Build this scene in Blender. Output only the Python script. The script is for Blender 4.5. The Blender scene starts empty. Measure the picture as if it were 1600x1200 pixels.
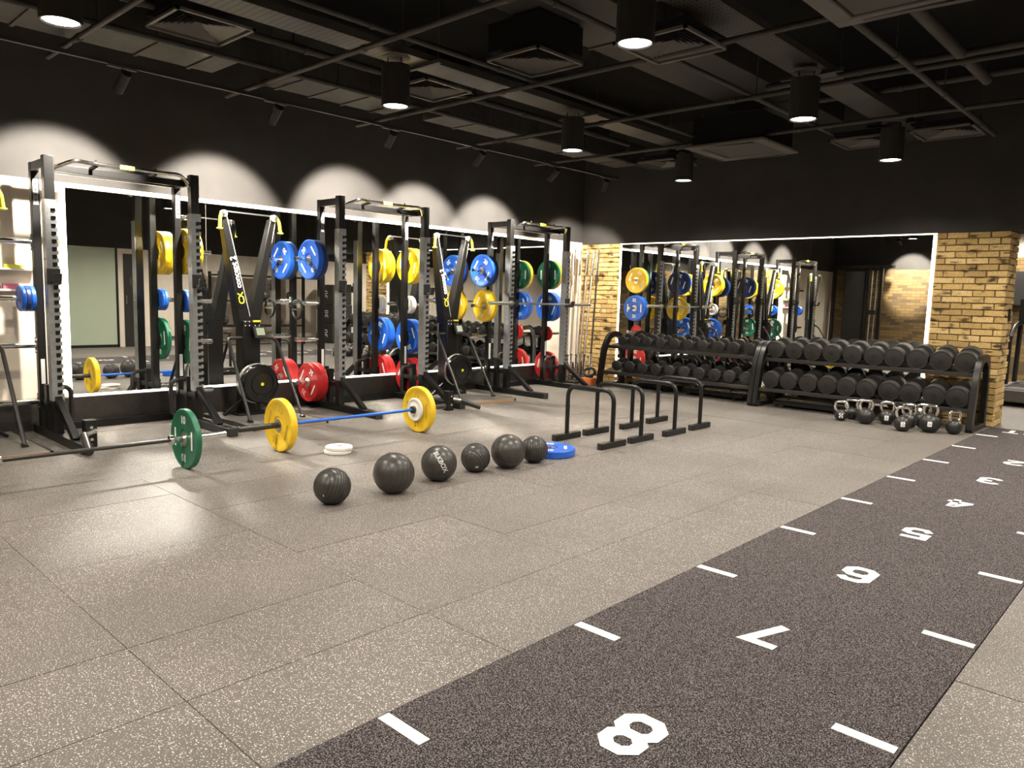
import bpy, math, random
from mathutils import Vector, Matrix
R = math.radians
random.seed(7)
C = bpy.context.scene.collection
sc = bpy.context.scene

# ------------------------------------------------------------------ camera
yaw, pit, rol, FPX = R(43.05), R(-6.58), R(1.64), 1175.0
f = Vector((-math.sin(yaw) * math.cos(pit), math.cos(yaw) * math.cos(pit), math.sin(pit)))
r0 = Vector((math.cos(yaw), math.sin(yaw), 0)); u0 = r0.cross(f)
rt = r0 * math.cos(rol) + u0 * math.sin(rol); up = -r0 * math.sin(rol) + u0 * math.cos(rol)
cam = bpy.data.objects.new('camera', bpy.data.cameras.new('camera')); C.objects.link(cam)
m = Matrix((rt, up, -f)).transposed().to_4x4(); m.translation = (0, 0, 1.342)
cam.matrix_world = m
cam.data.sensor_width = 36; cam.data.lens = FPX / 1600 * 36; cam.data.clip_start = 0.05
sc.camera = cam

# ------------------------------------------------------------------ world, exposure, global light settings
w = bpy.data.worlds.new('world'); sc.world = w; w.use_nodes = True
w.node_tree.nodes['Background'].inputs[0].default_value = (1.0, 0.95, 0.88, 1)
w.node_tree.nodes['Background'].inputs[1].default_value = 0.02
vs = sc.view_settings
vs.view_transform = 'Standard'; vs.look = 'None'; vs.gamma = 1; vs.use_curve_mapping = False
vs.exposure = 1.0
try:
    # light thrown back by the mirrors onto the floor is found by path guiding
    sc.cycles.blur_glossy = 0.0; sc.cycles.use_guiding = True; sc.cycles.use_surface_guiding = True
    sc.cycles.use_volume_guiding = False; sc.cycles.guiding_training_samples = 256
    sc.cycles.max_bounces = 6; sc.cycles.glossy_bounces = 4; sc.cycles.diffuse_bounces = 2; sc.cycles.adaptive_threshold = 0.03
    sc.cycles.sample_clamp_indirect = 0
except Exception:
    pass
WARM = (1.0, 0.925, 0.81)
SPOT_W, SPOT_S_W, DOWN_W = 530, 420, 114
LED_E, LED_BACK_E, DISC_E = 5.0, 5.0, 12.0

def add_spot(name, loc, aim, watts, size, blend, radius, parent=None):
    d = bpy.data.lights.new(name, 'SPOT'); d.energy = watts; d.spot_size = R(size); d.spot_blend = blend
    d.shadow_soft_size = radius; d.color = WARM
    o = bpy.data.objects.new(name, d); C.objects.link(o)
    o.location = loc
    o.rotation_euler = (Vector(aim) - Vector(loc)).to_track_quat('-Z', 'Y').to_euler()
    o['kind'] = 'helper'
    if parent:
        o.parent = parent; o.matrix_parent_inverse = Matrix.Translation(-Vector(parent.location))
    return o

# ------------------------------------------------------------------ materials
def mat(name, col, rough=0.5, metal=0.0, emit=None, es=0.0, spec=None):
    m = bpy.data.materials.new(name); m.use_nodes = True
    b = m.node_tree.nodes['Principled BSDF']
    b.inputs['Base Color'].default_value = (*col, 1); b.inputs['Roughness'].default_value = rough
    b.inputs['Metallic'].default_value = metal
    if spec is not None: b.inputs['Specular IOR Level'].default_value = spec
    if emit:
        b.inputs['Emission Color'].default_value = (*emit, 1); b.inputs['Emission Strength'].default_value = es
    return m
def noisy(name, c1, c2, scale, lo, hi, rough=0.5, bump=0.0, detail=2.0, metal=0.0, c3=None, spec=None, rough2=None):
    """two-tone noise colour in world position, optional large-scale third tone and fine bump"""
    m = mat(name, c1, rough, metal, spec=spec); nt = m.node_tree; N = nt.nodes; L = nt.links
    b = N['Principled BSDF']
    g = N.new('ShaderNodeNewGeometry')
    n = N.new('ShaderNodeTexNoise'); n.inputs['Scale'].default_value = scale; n.inputs['Detail'].default_value = detail
    L.new(g.outputs['Position'], n.inputs['Vector'])
    cr = N.new('ShaderNodeValToRGB'); e = cr.color_ramp.elements
    e[0].position = lo; e[1].position = hi; e[0].color = (*c1, 1); e[1].color = (*c2, 1)
    L.new(n.outputs['Fac'], cr.inputs['Fac']); out = cr.outputs['Color']
    if c3:
        n2 = N.new('ShaderNodeTexNoise'); n2.inputs['Scale'].default_value = 1.3; n2.inputs['Detail'].default_value = 3
        L.new(g.outputs['Position'], n2.inputs['Vector'])
        mx = N.new('ShaderNodeMix'); mx.data_type = 'RGBA'; mx.blend_type = 'MULTIPLY'; mx.inputs[0].default_value = 1
        cr2 = N.new('ShaderNodeValToRGB'); e2 = cr2.color_ramp.elements
        e2[0].position = .35; e2[1].position = .65; e2[0].color = (*c3, 1); e2[1].color = (1, 1, 1, 1)
        L.new(n2.outputs['Fac'], cr2.inputs['Fac'])
        L.new(out, mx.inputs[6]); L.new(cr2.outputs['Color'], mx.inputs[7]); out = mx.outputs[2]
    L.new(out, b.inputs['Base Color'])
    if rough2 is not None:
        mr = N.new('ShaderNodeMapRange'); mr.inputs['To Min'].default_value = rough; mr.inputs['To Max'].default_value = rough2
        L.new(n.outputs['Fac'], mr.inputs['Value']); L.new(mr.outputs['Result'], b.inputs['Roughness'])
    if bump:
        bp = N.new('ShaderNodeBump'); bp.inputs['Strength'].default_value = bump; bp.inputs['Distance'].default_value = 0.004
        L.new(n.outputs['Fac'], bp.inputs['Height']); L.new(bp.outputs['Normal'], b.inputs['Normal'])
    return m
def brick_mat(name):
    m = mat(name, (.5, .33, .12), 0.85); nt = m.node_tree; N = nt.nodes; L = nt.links; b = N['Principled BSDF']
    g = N.new('ShaderNodeNewGeometry'); oi = N.new('ShaderNodeObjectInfo')
    cr = N.new('ShaderNodeValToRGB'); e = cr.color_ramp.elements
    e[0].position = 0; e[0].color = (.36, .23, .085, 1); e[1].position = 1; e[1].color = (.66, .47, .21, 1)
    x = e.new(.5); x.color = (.54, .37, .14, 1)
    L.new(oi.outputs['Random'], cr.inputs['Fac'])
    n = N.new('ShaderNodeTexNoise'); n.inputs['Scale'].default_value = 7; n.inputs['Detail'].default_value = 5
    vm = N.new('ShaderNodeVectorMath'); vm.operation = 'MULTIPLY'; vm.inputs[1].default_value = (.75, .75, 2.2)
    L.new(g.outputs['Position'], vm.inputs[0]); L.new(vm.outputs[0], n.inputs['Vector'])
    n2 = N.new('ShaderNodeTexNoise'); n2.inputs['Scale'].default_value = 60; n2.inputs['Detail'].default_value = 4
    L.new(g.outputs['Position'], n2.inputs['Vector'])
    c2 = N.new('ShaderNodeValToRGB'); e = c2.color_ramp.elements
    e[0].position = .555; e[0].color = (1, 1, 1, 1); e[1].position = .66; e[1].color = (.10, .085, .075, 1)
    L.new(n.outputs['Fac'], c2.inputs['Fac'])
    c3 = N.new('ShaderNodeValToRGB'); e = c3.color_ramp.elements
    e[0].position = .3; e[0].color = (.7, .68, .62, 1); e[1].position = .7; e[1].color = (1.1, 1.1, 1.1, 1)
    L.new(n2.outputs['Fac'], c3.inputs['Fac'])
    a = N.new('ShaderNodeMix'); a.data_type = 'RGBA'; a.blend_type = 'MULTIPLY'; a.inputs[0].default_value = 1
    c = N.new('ShaderNodeMix'); c.data_type = 'RGBA'; c.blend_type = 'MULTIPLY'; c.inputs[0].default_value = 1
    L.new(cr.outputs['Color'], a.inputs[6]); L.new(c2.outputs['Color'], a.inputs[7])
    L.new(a.outputs[2], c.inputs[6]); L.new(c3.outputs['Color'], c.inputs[7]); L.new(c.outputs[2], b.inputs['Base Color'])
    bp = N.new('ShaderNodeBump'); bp.inputs['Strength'].default_value = .5; bp.inputs['Distance'].default_value = .004
    L.new(n2.outputs['Fac'], bp.inputs['Height']); L.new(bp.outputs['Normal'], b.inputs['Normal'])
    return m
def brick_wall_mat(name):
    m = mat(name, (.4, .25, .1), .85); nt = m.node_tree; N = nt.nodes; L = nt.links; b = N['Principled BSDF']
    g = N.new('ShaderNodeNewGeometry'); sp = N.new('ShaderNodeSeparateXYZ'); cb = N.new('ShaderNodeCombineXYZ')
    L.new(g.outputs['Position'], sp.inputs[0]); L.new(sp.outputs['X'], cb.inputs['X']); L.new(sp.outputs['Z'], cb.inputs['Y'])
    t = N.new('ShaderNodeTexBrick'); t.inputs['Scale'].default_value = 1; t.inputs['Brick Width'].default_value = .225
    t.inputs['Row Height'].default_value = .075; t.inputs['Mortar Size'].default_value = .006
    t.inputs['Color1'].default_value = (.22, .14, .05, 1); t.inputs['Color2'].default_value = (.04, .03, .024, 1)
    t.inputs['Mortar'].default_value = (.10, .075, .04, 1); t.inputs['Bias'].default_value = -.25
    L.new(cb.outputs[0], t.inputs['Vector']); L.new(t.outputs['Color'], b.inputs['Base Color'])
    return m

M = {}
M['tile'] = noisy('speckled rubber', (.122, .105, .093), (.72, .67, .61), 190, .612, .655, .42, .12, 1.5, c3=(.8, .8, .8), rough2=.62, spec=.42)
M['slab'] = mat('floor joint', (.03, .027, .024), .8)
M['turf'] = noisy('dark turf', (.016, .013, .014), (.28, .245, .24), 240, .46, .70, .95, .8, 3, spec=.15)
M['turfwhite'] = noisy('white turf', (.62, .62, .56), (.95, .95, .88), 260, .35, .6, .95, .6, 3, spec=.1)
M['upper'] = noisy('charcoal wall paint', (.044, .041, .038), (.053, .049, .046), 3, .3, .7, .75, spec=.2)
M['dark'] = mat('black ceiling paint', (.009, .0085, .008), .8, spec=.2)
M['service'] = noisy('dark painted steel', (.032, .029, .026), (.045, .041, .037), 12, .3, .7, .6)
M['tray'] = None
M['vent'] = mat('grey vent metal', (.12, .11, .10), .5)
M['ventdark'] = mat('vent louvre', (.07, .062, .054), .6)
M['cream'] = noisy('cream wall paint', (.66, .58, .48), (.72, .64, .53), 4, .3, .7, .7, spec=.2)
M['plinth'] = noisy('black plinth', (.020, .017, .015), (.03, .026, .022), 20, .3, .7, .35)
M['mirror'] = mat('mirror', (.86, .87, .855), 0.0, 1.0)
M['led'] = mat('led strip', (1, .95, .85), .5, emit=(1.0, .93, .80), es=LED_E)
M['ledsoft'] = mat('soft led strip', (1, .95, .85), .5, emit=(1.0, .90, .72), es=2.2)
M['disc'] = mat('lamp disc', (1, 1, 1), .5, emit=(1.0, .93, .82), es=DISC_E)
M['black'] = noisy('black powder coat', (.006, .0057, .0055), (.009, .0085, .008), 60, .3, .7, .36, spec=.4)
M['bronze'] = noisy('dark bronze powder coat', (.022, .020, .018), (.03, .027, .024), 60, .3, .7, .35, spec=.5)
M['matt'] = mat('matt black plastic', (.018, .017, .016), .55)
M['gloss'] = mat('gloss black plastic', (.010, .010, .010), .18)
M['rubber'] = noisy('black rubber', (.022, .020, .018), (.034, .031, .028), 90, .3, .7, .55, .1)
M['ball'] = noisy('slam ball rubber', (.034, .030, .027), (.050, .045, .040), 14, .3, .7, .36, 0, spec=.5)
M['groove'] = mat('ball groove', (.006, .006, .005), .7)
M['chrome'] = mat('chrome', (.80, .79, .77), .14, 1.0)
M['steel'] = mat('brushed steel', (.62, .60, .57), .32, 1.0)
M['silver'] = noisy('silver slotted steel', (.26, .27, .275), (.33, .34, .345), 25, .3, .7, .42, metal=.5)
M['white'] = mat('white print', (.85, .85, .82), .5)
M['whiteplate'] = noisy('white rubber', (.72, .69, .62), (.8, .77, .7), 15, .3, .7, .45)
M['blue'] = noisy('blue rubber', (.012, .10, .52), (.016, .12, .60), 15, .3, .7, .38)
M['navy'] = noisy('navy rubber', (.010, .028, .11), (.014, .036, .14), 15, .3, .7, .38)
M['yellow'] = noisy('yellow rubber', (.76, .49, .012), (.84, .56, .018), 15, .3, .7, .4)
M['red'] = noisy('red rubber', (.50, .018, .02), (.58, .022, .024), 15, .3, .7, .38)
M['green'] = noisy('green rubber', (.010, .12, .06), (.014, .145, .075), 15, .3, .7, .38)
M['mustard'] = mat('worn yellow print', (.50, .30, .012), .5)
M['lime'] = mat('yellow handle', (.80, .74, .05), .4)
M['screen'] = mat('lcd screen', (.45, .52, .38), .3)
M['wood'] = noisy('plywood edge', (.30, .18, .10), (.38, .24, .14), 40, .3, .7, .6)
M['board'] = noisy('grey board', (.13, .12, .105), (.17, .155, .14), 30, .3, .7, .55)
M['brick'] = brick_mat('yellow stock brick')
M['mortar'] = noisy('mortar', (.20, .14, .07), (.28, .20, .10), 40, .3, .7, .9)
M['brickwall'] = brick_wall_mat('far brick wall')
M['orange'] = noisy('orange foam', (.62, .16, .04), (.70, .2, .06), 30, .3, .7, .7)
M['pink'] = mat('pink carton', (.7, .2, .3), .5)
M['glass'] = mat('green frosted glass', (.40, .45, .345), .25)
M['door'] = mat('dark doorway panel', (.015, .013, .012), .4)
M['barblue'] = mat('blue bar coat', (.02, .13, .55), .3, .2)
M['kb'] = mat('black kettlebell coat', (.02, .019, .018), .38)
# perforated tray
def tray_mat():
    m = mat('perforated tray', (.10, .09, .075), .5, .3); nt = m.node_tree; N = nt.nodes; L = nt.links; b = N['Principled BSDF']
    g = N.new('ShaderNodeNewGeometry'); v = N.new('ShaderNodeVectorMath'); v.operation = 'MULTIPLY'; v.inputs[1].default_value = (30, 18, 0)
    fr = N.new('ShaderNodeVectorMath'); fr.operation = 'FRACTION'; sb = N.new('ShaderNodeVectorMath'); sb.operation = 'SUBTRACT'
    sb.inputs[1].default_value = (.5, .5, 0); ln = N.new('ShaderNodeVectorMath'); ln.operation = 'LENGTH'
    L.new(g.outputs['Position'], v.inputs[0]); L.new(v.outputs[0], fr.inputs[0]); L.new(fr.outputs[0], sb.inputs[0]); L.new(sb.outputs[0], ln.inputs[0])
    cr = N.new('ShaderNodeValToRGB'); e = cr.color_ramp.elements; cr.color_ramp.interpolation = 'CONSTANT'
    e[0].position = 0; e[0].color = (.012, .01, .009, 1); e[1].position = .26; e[1].color = (.075, .068, .06, 1)
    L.new(ln.outputs['Value'], cr.inputs['Fac']); L.new(cr.outputs['Color'], b.inputs['Base Color'])
    return m
M['tray'] = tray_mat()

# ------------------------------------------------------------------ mesh helpers
class MB:
    def __init__(s): s.v = []; s.f = []
    def add(s, vs, fs):
        n = len(s.v); s.v += [tuple(x) for x in vs]; s.f += [tuple(i + n for i in q) for q in fs]; return s
    def box(s, a, b):
        (x0, y0, z0), (x1, y1, z1) = a, b
        return s.add([(x0, y0, z0), (x1, y0, z0), (x1, y1, z0), (x0, y1, z0), (x0, y0, z1), (x1, y0, z1), (x1, y1, z1), (x0, y1, z1)],
                     [(0, 3, 2, 1), (4, 5, 6, 7), (0, 1, 5, 4), (1, 2, 6, 5), (2, 3, 7, 6), (3, 0, 4, 7)])
    def cbox(s, c, d): return s.box([c[i] - d[i] / 2 for i in range(3)], [c[i] + d[i] / 2 for i in range(3)])
    def bar(s, p, q, w, h, upv=(0, 0, 1), w2=None, h2=None):
        p, q = Vector(p), Vector(q); d = (q - p).normalized(); sd = d.cross(Vector(upv)).normalized(); u = sd.cross(d)
        vs = []
        for o, ww, hh in ((p, w, h), (q, w2 or w, h2 or h)):
            for a, b in ((-1, -1), (1, -1), (1, 1), (-1, 1)): vs.append(o + sd * a * ww / 2 + u * b * hh / 2)
        return s.add(vs, [(3, 2, 1, 0), (4, 5, 6, 7), (0, 1, 5, 4), (1, 2, 6, 5), (2, 3, 7, 6), (3, 0, 4, 7)])
    def cyl(s, p, q, r, n=16, r2=None):
        return s.tube([p, q], r, n, r2=r2)
    def tube(s, pts, r, n=10, r2=None, cap=True):
        pts = [Vector(p) for p in pts]; k = len(pts)
        t = [((pts[min(i + 1, k - 1)] - pts[max(i - 1, 0)]).normalized()) for i in range(k)]
        ref = Vector((0, 0, 1)) if abs(t[0].z) < .9 else Vector((1, 0, 0))
        a = t[0].cross(ref).normalized(); vs = []; fs = []
        for i in range(k):
            a = (a - t[i] * a.dot(t[i])).normalized(); b = t[i].cross(a)
            rr = r if r2 is None else r + (r2 - r) * i / (k - 1)
            for j in range(n):
                an = 2 * math.pi * j / n; vs.append(pts[i] + a * math.cos(an) * rr + b * math.sin(an) * rr)
        for i in range(k - 1):
            for j in range(n):
                fs.append((i * n + j, i * n + (j + 1) % n, (i + 1) * n + (j + 1) % n, (i + 1) * n + j))
        if cap: fs += [tuple(range(n - 1, -1, -1)), tuple(range((k - 1) * n, k * n))]
        return s.add(vs, fs)
    def lathe(s, prof, n=40, axis='z', c=(0, 0, 0)):
        """prof: list of (radius, height); closes at r=0 ends"""
        vs = []; fs = []; k = len(prof)
        for rr, h in prof:
            for j in range(n):
                an = 2 * math.pi * j / n; x, y = rr * math.cos(an), rr * math.sin(an)
                p = {'z': (x, y, h), 'y': (x, h, -y), 'x': (h, x, y)}[axis]
                vs.append((p[0] + c[0], p[1] + c[1], p[2] + c[2]))
        for i in range(k - 1):
            for j in range(n):
                fs.append((i * n + j, i * n + (j + 1) % n, (i + 1) * n + (j + 1) % n, (i + 1) * n + j))
        fs += [tuple(range(n - 1, -1, -1)), tuple(range((k - 1) * n, k * n))]
        return s.add(vs, fs)
    def prism(s, poly, fn, h):
        """poly list of (a,b); fn(a,b,t) -> xyz, t in (0,h)"""
        k = len(poly); vs = [fn(a, b, 0) for a, b in poly] + [fn(a, b, h) for a, b in poly]
        fs = [tuple(range(k - 1, -1, -1)), tuple(range(k, 2 * k))] + [(i, (i + 1) % k, k + (i + 1) % k, k + i) for i in range(k)]
        return s.add(vs, fs)
    def ribbon(s, path, w, fn, closed=False):
        P = [Vector(p) for p in path]; k = len(P); lf = []; rg = []
        for i in range(k):
            a = P[(i - 1) % k] if (closed or i > 0) else None; b = P[(i + 1) % k] if (closed or i < k - 1) else None
            d1 = (P[i] - a).normalized() if a is not None else None; d2 = (b - P[i]).normalized() if b is not None else None
            d1 = d1 or d2; d2 = d2 or d1
            n1 = Vector((-d1.y, d1.x)); n2 = Vector((-d2.y, d2.x)); nn = (n1 + n2).normalized()
            l = w / 2 / max(.35, nn.dot(n1)); lf.append(P[i] + nn * l); rg.append(P[i] - nn * l)
        vs = [fn(p.x, p.y) for p in lf] + [fn(p.x, p.y) for p in rg]
        fs = [(i, (i + 1) % k, k + (i + 1) % k, k + i) for i in range(k if closed else k - 1)]
        return s.add(vs, fs)
    def mesh(s, name, smooth=True, ang=35):
        me = bpy.data.meshes.new(name); me.from_pydata(s.v, [], s.f); me.validate(); me.update()
        import bmesh
        bm = bmesh.new(); bm.from_mesh(me); bmesh.ops.recalc_face_normals(bm, faces=bm.faces[:]); bm.to_mesh(me); bm.free()
        if smooth:
            me.polygons.foreach_set('use_smooth', [True] * len(me.polygons)); me.set_sharp_from_angle(angle=R(ang))
        return me
    def build(s, name, material, parent=None, bevel=0, loc=None, rot=None, label=None):
        return place(s.mesh(name), name, material, parent, bevel, loc, rot, label)
def place(me, name, material, parent=None, bevel=0, loc=None, rot=None, label=None):
    o = bpy.data.objects.new(name, me); C.objects.link(o)
    if material is not None and not me.materials: me.materials.append(M[material] if isinstance(material, str) else material)
    if parent is not None: o.parent = parent
    if loc is not None: o.location = loc
    if rot is not None: o.rotation_euler = rot
    if label: o['label'] = label
    if name in ('lettering', 'bolt', 'groove', 'suspension_pin', 'hole'): o['kind'] = 'stuff'
    if bevel:
        b = o.modifiers.new('bevel', 'BEVEL'); b.width = bevel; b.segments = 2; b.limit_method = 'ANGLE'; b.angle_limit = R(40)
    return o
def tag(o, label, cat, group=None, kind=None):
    o['label'] = label; o['category'] = cat
    if group: o['group'] = group
    if kind: o['kind'] = kind
    return o
def struct(o, label=None):
    o['kind'] = 'structure'
    if label: o['label'] = label
    return o
def thing(name, label, cat, loc=(0, 0, 0), rz=0, group=None):
    o = bpy.data.objects.new(name, None); C.objects.link(o); o.location = loc; o.rotation_euler = (0, 0, rz); o.empty_display_size = .05
    return tag(o, label, cat, group)
def copy_tree(o, parent=None):
    c = o.copy(); C.objects.link(c)
    if parent is not None: c.parent = parent
    for ch in list(o.children): copy_tree(ch, c)
    return c
def rounded(pts, rad, n=5):
    """round the inner corners of a polyline"""
    P = [Vector(p) for p in pts]; out = [P[0]]
    for i in range(1, len(P) - 1):
        a = (P[i - 1] - P[i]); b = (P[i + 1] - P[i]); k = min(rad, a.length * .49, b.length * .49)
        p0 = P[i] + a.normalized() * k; p1 = P[i] + b.normalized() * k
        for t in range(n + 1):
            t /= n; out.append(p0 * (1 - t) ** 2 + P[i] * 2 * t * (1 - t) + p1 * t ** 2)
    out.append(P[-1]); return out
_txt = {}
def text_geo(s, size, depth=.001, bold=0.0):
    k = (s, size, depth, bold)
    if k not in _txt:
        cu = bpy.data.curves.new('t', 'FONT'); cu.body = s; cu.size = size; cu.align_x = 'CENTER'; cu.align_y = 'CENTER'; cu.extrude = depth; cu.offset = bold
        cu.resolution_u = 3
        o = bpy.data.objects.new('t', cu); C.objects.link(o)
        dg = bpy.context.evaluated_depsgraph_get(); me = o.evaluated_get(dg).to_mesh()
        _txt[k] = ([tuple(v.co) for v in me.vertices], [tuple(p.vertices) for p in me.polygons])
        o.evaluated_get(dg).to_mesh_clear(); bpy.data.objects.remove(o)
    return _txt[k]
def add_text(mb, s, size, fn, depth=.001, bold=0.0):
    vs, fs = text_geo(s, size, depth, bold); mb.add([fn(*v) for v in vs], fs)

# ------------------------------------------------------------------ the setting
XL, XM, YB, YM, ZT = -7.93, -7.91, 10.15, 10.13, 2.28
XE, YS, ZC, YF = 1.9, -1.3, 4.0, 16.0
TH = .012
fl = struct(MB().box((XL - .1, YS - .1, -.1), (XE + .1, YF + .1, -TH)).build('floor', 'slab'))
TX, TY = .51, 1.02
tile = MB().box((.0014, .0014, -TH), (TX - .0014, TY - .0014, 0)).mesh('tile')
tile.materials.append(M['tile'])
def put_tile(x, y, sx=1, sy=1):
    o = place(tile, 'floor_tile', None, fl, 0, (x, y, random.uniform(-.0018, .0)))
    o.scale = (sx, sy, 1)
LX0, LX1, LYE = -1.832, -.578, 10.13
xs = [-1.832 - TX * k for k in range(1, 13)]
for j in range(-3, 10):
    y = -.03 + TY * j
    if y < YS - .9: continue
    y0 = max(y, YS); y1 = min(y + TY, 10.15)
    if y1 - y0 < .05: continue
    for x in xs:
        x0 = max(x, XL); put_tile(x0, y0, (x + TX - x0) / TX, (y1 - y0) / TY)
    for k in range(5):
        x0 = LX1 + TX * k; x1 = min(x0 + TX, XE); put_tile(x0, y0, (x1 - x0) / TX, (y1 - y0) / TY)
o = MB().box((XL, 10.15, -TH), (XE, YF, -.001)).build('far_floor_mat', 'tile', fl)

# turf sprint lane
lane = thing('turf_lane', 'dark turf sprint lane with white metre numbers running across the floor', 'turf', ((LX0 + LX1) / 2, 4.4, 0))
Z0 = -TH
cx = (LX0 + LX1) / 2
def lw(mb, name, material): return mb.build(name, material, lane, loc=(-cx, -4.4, 0))
lw(MB().box((LX0 + .002, YS, Z0), (LX1 - .002, LYE, .003)), 'turf_pile', 'turf')
def tick(x0, x1, y): lw(MB().box((x0, y - .022, .003), (x1, y + .022, .0055)), 'tick_mark', 'turfwhite')
for k in range(-2, 9):
    y = 1.393 + .998 * k
    if y < YS + .1: continue
    tick(LX0 + .01, LX0 + .212, y); tick(LX1 - .20, LX1 - .012, y)
W_, H_ = .118, .20
def oct_loop(x0, y0, x1, y1, c=.03): return [(x0 + c, y0), (x1 - c, y0), (x1, y0 + c), (x1, y1 - c), (x1 - c, y1), (x0 + c, y1), (x0, y1 - c), (x0, y0 + c)]
DIG = {
 '8': [(oct_loop(0, 0, W_, H_ * .52), 1), (oct_loop(.006, H_ * .52, W_ - .006, H_), 1)],
 '7': [([(0, H_), (W_ + .005, H_), (W_ * .42, -.015)], 0)],
 '6': [(oct_loop(0, 0, W_, H_ * .56), 1), ([(W_, H_ * .84), (W_ - .03, H_), (.03, H_), (0, H_ - .03), (0, .03)], 0)],
 '5': [([(W_, H_), (0, H_), (0, H_ * .56), (W_ - .03, H_ * .56), (W_, H_ * .44), (W_, .03), (W_ - .03, 0), (.03, 0), (0, .045)], 0)],
 '4': [([(W_ * .72, -.015), (W_ * .72, H_ + .01), (W_ * .6, H_ + .01), (0, H_ * .36), (0, H_ * .28), (W_ + .015, H_ * .28)], 0)],
 '3': [([(0, H_ * .84), (.03, H_), (W_ - .03, H_), (W_, H_ - .03), (W_, H_ * .6), (W_ - .03, H_ * .52), (W_ * .4, H_ * .52)], 0), ([(W_ * .4, H_ * .52), (W_ - .03, H_ * .52), (W_, H_ * .42), (W_, .03), (W_ - .03, 0), (.03, 0), (0, H_ * .16)], 0)],
 '2': [([(0, H_ * .82), (.03, H_), (W_ - .03, H_), (W_, H_ - .03), (W_, H_ * .6), (0, .02), (0, 0), (W_ + .015, 0)], 0)],
 '1': [([(W_ * .15, H_ * .82), (W_ * .5, H_), (W_ * .5, 0)], 0), ([(W_ * .1, 0), (W_ * .9, 0)], 0)],
 '9': [(oct_loop(0, H_ * .44, W_, H_), 1), ([(W_, H_ - .03), (W_, .03), (W_ - .03, 0), (.03, 0), (0, H_ * .16)], 0)],
 'T': [([(-.015, H_), (W_ + .015, H_)], 0), ([(W_ / 2, H_), (W_ / 2, -.015)], 0)],
 'R': [([(0, -.015), (0, H_), (W_ - .03, H_), (W_, H_ - .03), (W_, H_ * .6), (W_ - .03, H_ * .47), (0, H_ * .47)], 0), ([(W_ * .5, H_ * .47), (W_, -.015)], 0)],
 'A': [([(0, -.015), (0, H_ - .04), (.03, H_), (W_ - .03, H_), (W_, H_ - .04), (W_, -.015)], 0), ([(0, H_ * .42), (W_, H_ * .42)], 0)],
 'S': [([(W_, H_ * .84), (W_ - .03, H_), (.03, H_), (0, H_ - .03), (0, H_ * .62), (.03, H_ * .52), (W_ - .03, H_ * .52), (W_, H_ * .4), (W_, .03), (W_ - .03, 0), (.03, 0), (0, H_ * .16)], 0)],
}
def digit(ch, x, y, name, sw=.046):
    mb = MB()
    for i, (path, cl) in enumerate(DIG[ch]):
        mb.ribbon(path, sw, lambda a, b: (x - (a - W_ / 2), y - (b - H_ / 2), .0052 + .0006 * i), bool(cl))
    mb.f = [q if ((Vector(mb.v[q[1]]) - Vector(mb.v[q[0]])).cross(Vector(mb.v[q[2]]) - Vector(mb.v[q[1]]))).z > 0 else q[::-1] for q in mb.f]
    lw(mb, name, 'turfwhite')
for n in range(1, 10): digit(str(n), cx, 1.883 + .998 * (8 - n), 'lane_number')
for i, ch in enumerate('START'): digit(ch, -.78 - .2 * i, 9.9, 'lane_letter')

# walls
struct(MB().box((XL - .1, YS - .1, 0), (XL, YF, ZT)).build('wall_left', 'cream'))
struct(MB().box((XL - .1, YS - .1, ZT), (XL + .001, YF, ZC)).build('wall_left_upper', 'upper'))
struct(MB().box((XL, YB, 0), (LX0, YB + .46, ZT - .03)).build('wall_back', 'mortar'))
struct(MB().box((XL, YB - .03, ZT - .03), (XE, YB + .46, ZC)).build('wall_back_upper', 'upper'))
struct(MB().box((XE, YS - .1, 0), (XE + .1, YF, 2.16)).build('wall_right', 'cream'))
struct(MB().box((XE - .001, YS - .1, 2.16), (XE + .1, YF, ZC)).build('wall_right_upper', 'upper'))
struct(MB().box((XL, YS - .1, 0), (XE, YS, 2.35)).build('wall_front', 'brickwall'))
struct(MB().box((XL, YS - .1, 2.35), (XE, YS + .001, ZC)).build('wall_front_upper', 'upper'))
struct(MB().box((XL, YF, 0), (XE, YF + .1, 2.3)).build('wall_far', 'brickwall'))
struct(MB().box((XL, YF - .001, 2.3), (XE, YF + .1, ZC)).build('wall_far_upper', 'cream'))
struct(MB().box((XL - .1, YS - .1, ZC), (XE + .1, YF + .1, ZC + .1)).build('ceiling', 'dark'))
struct(MB().box((XL, YS, 0), (XM + .085, YB, .285)).build('baseboard_left', 'plinth', bevel=.003))
# glass partition and darkened doorway on the wall behind the camera (seen in the mirrors)
g = MB().box((XE - .02, 5.2, .06), (XE - .005, 6.15, 2.14)).build('window_1', 'glass'); struct(g)
b = MB()
for y in (5.17, 6.18): b.box((XE - .03, y - .02, 0), (XE, y + .02, 2.16))
b.box((XE - .03, 5.15, 0), (XE, 6.2, .06)).build('window_frame', 'black', g)
d = MB().box((XE - .02, 6.32, 0), (XE - .004, 6.62, 2.05)).build('door_1', 'door'); struct(d)  # flat dark panel, its colour stands in for the shade of the opening
MB().cyl((XE - .05, 6.36, .95), (XE - .05, 6.36, 1.15), .01).build('door_handle', 'chrome', d)

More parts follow.
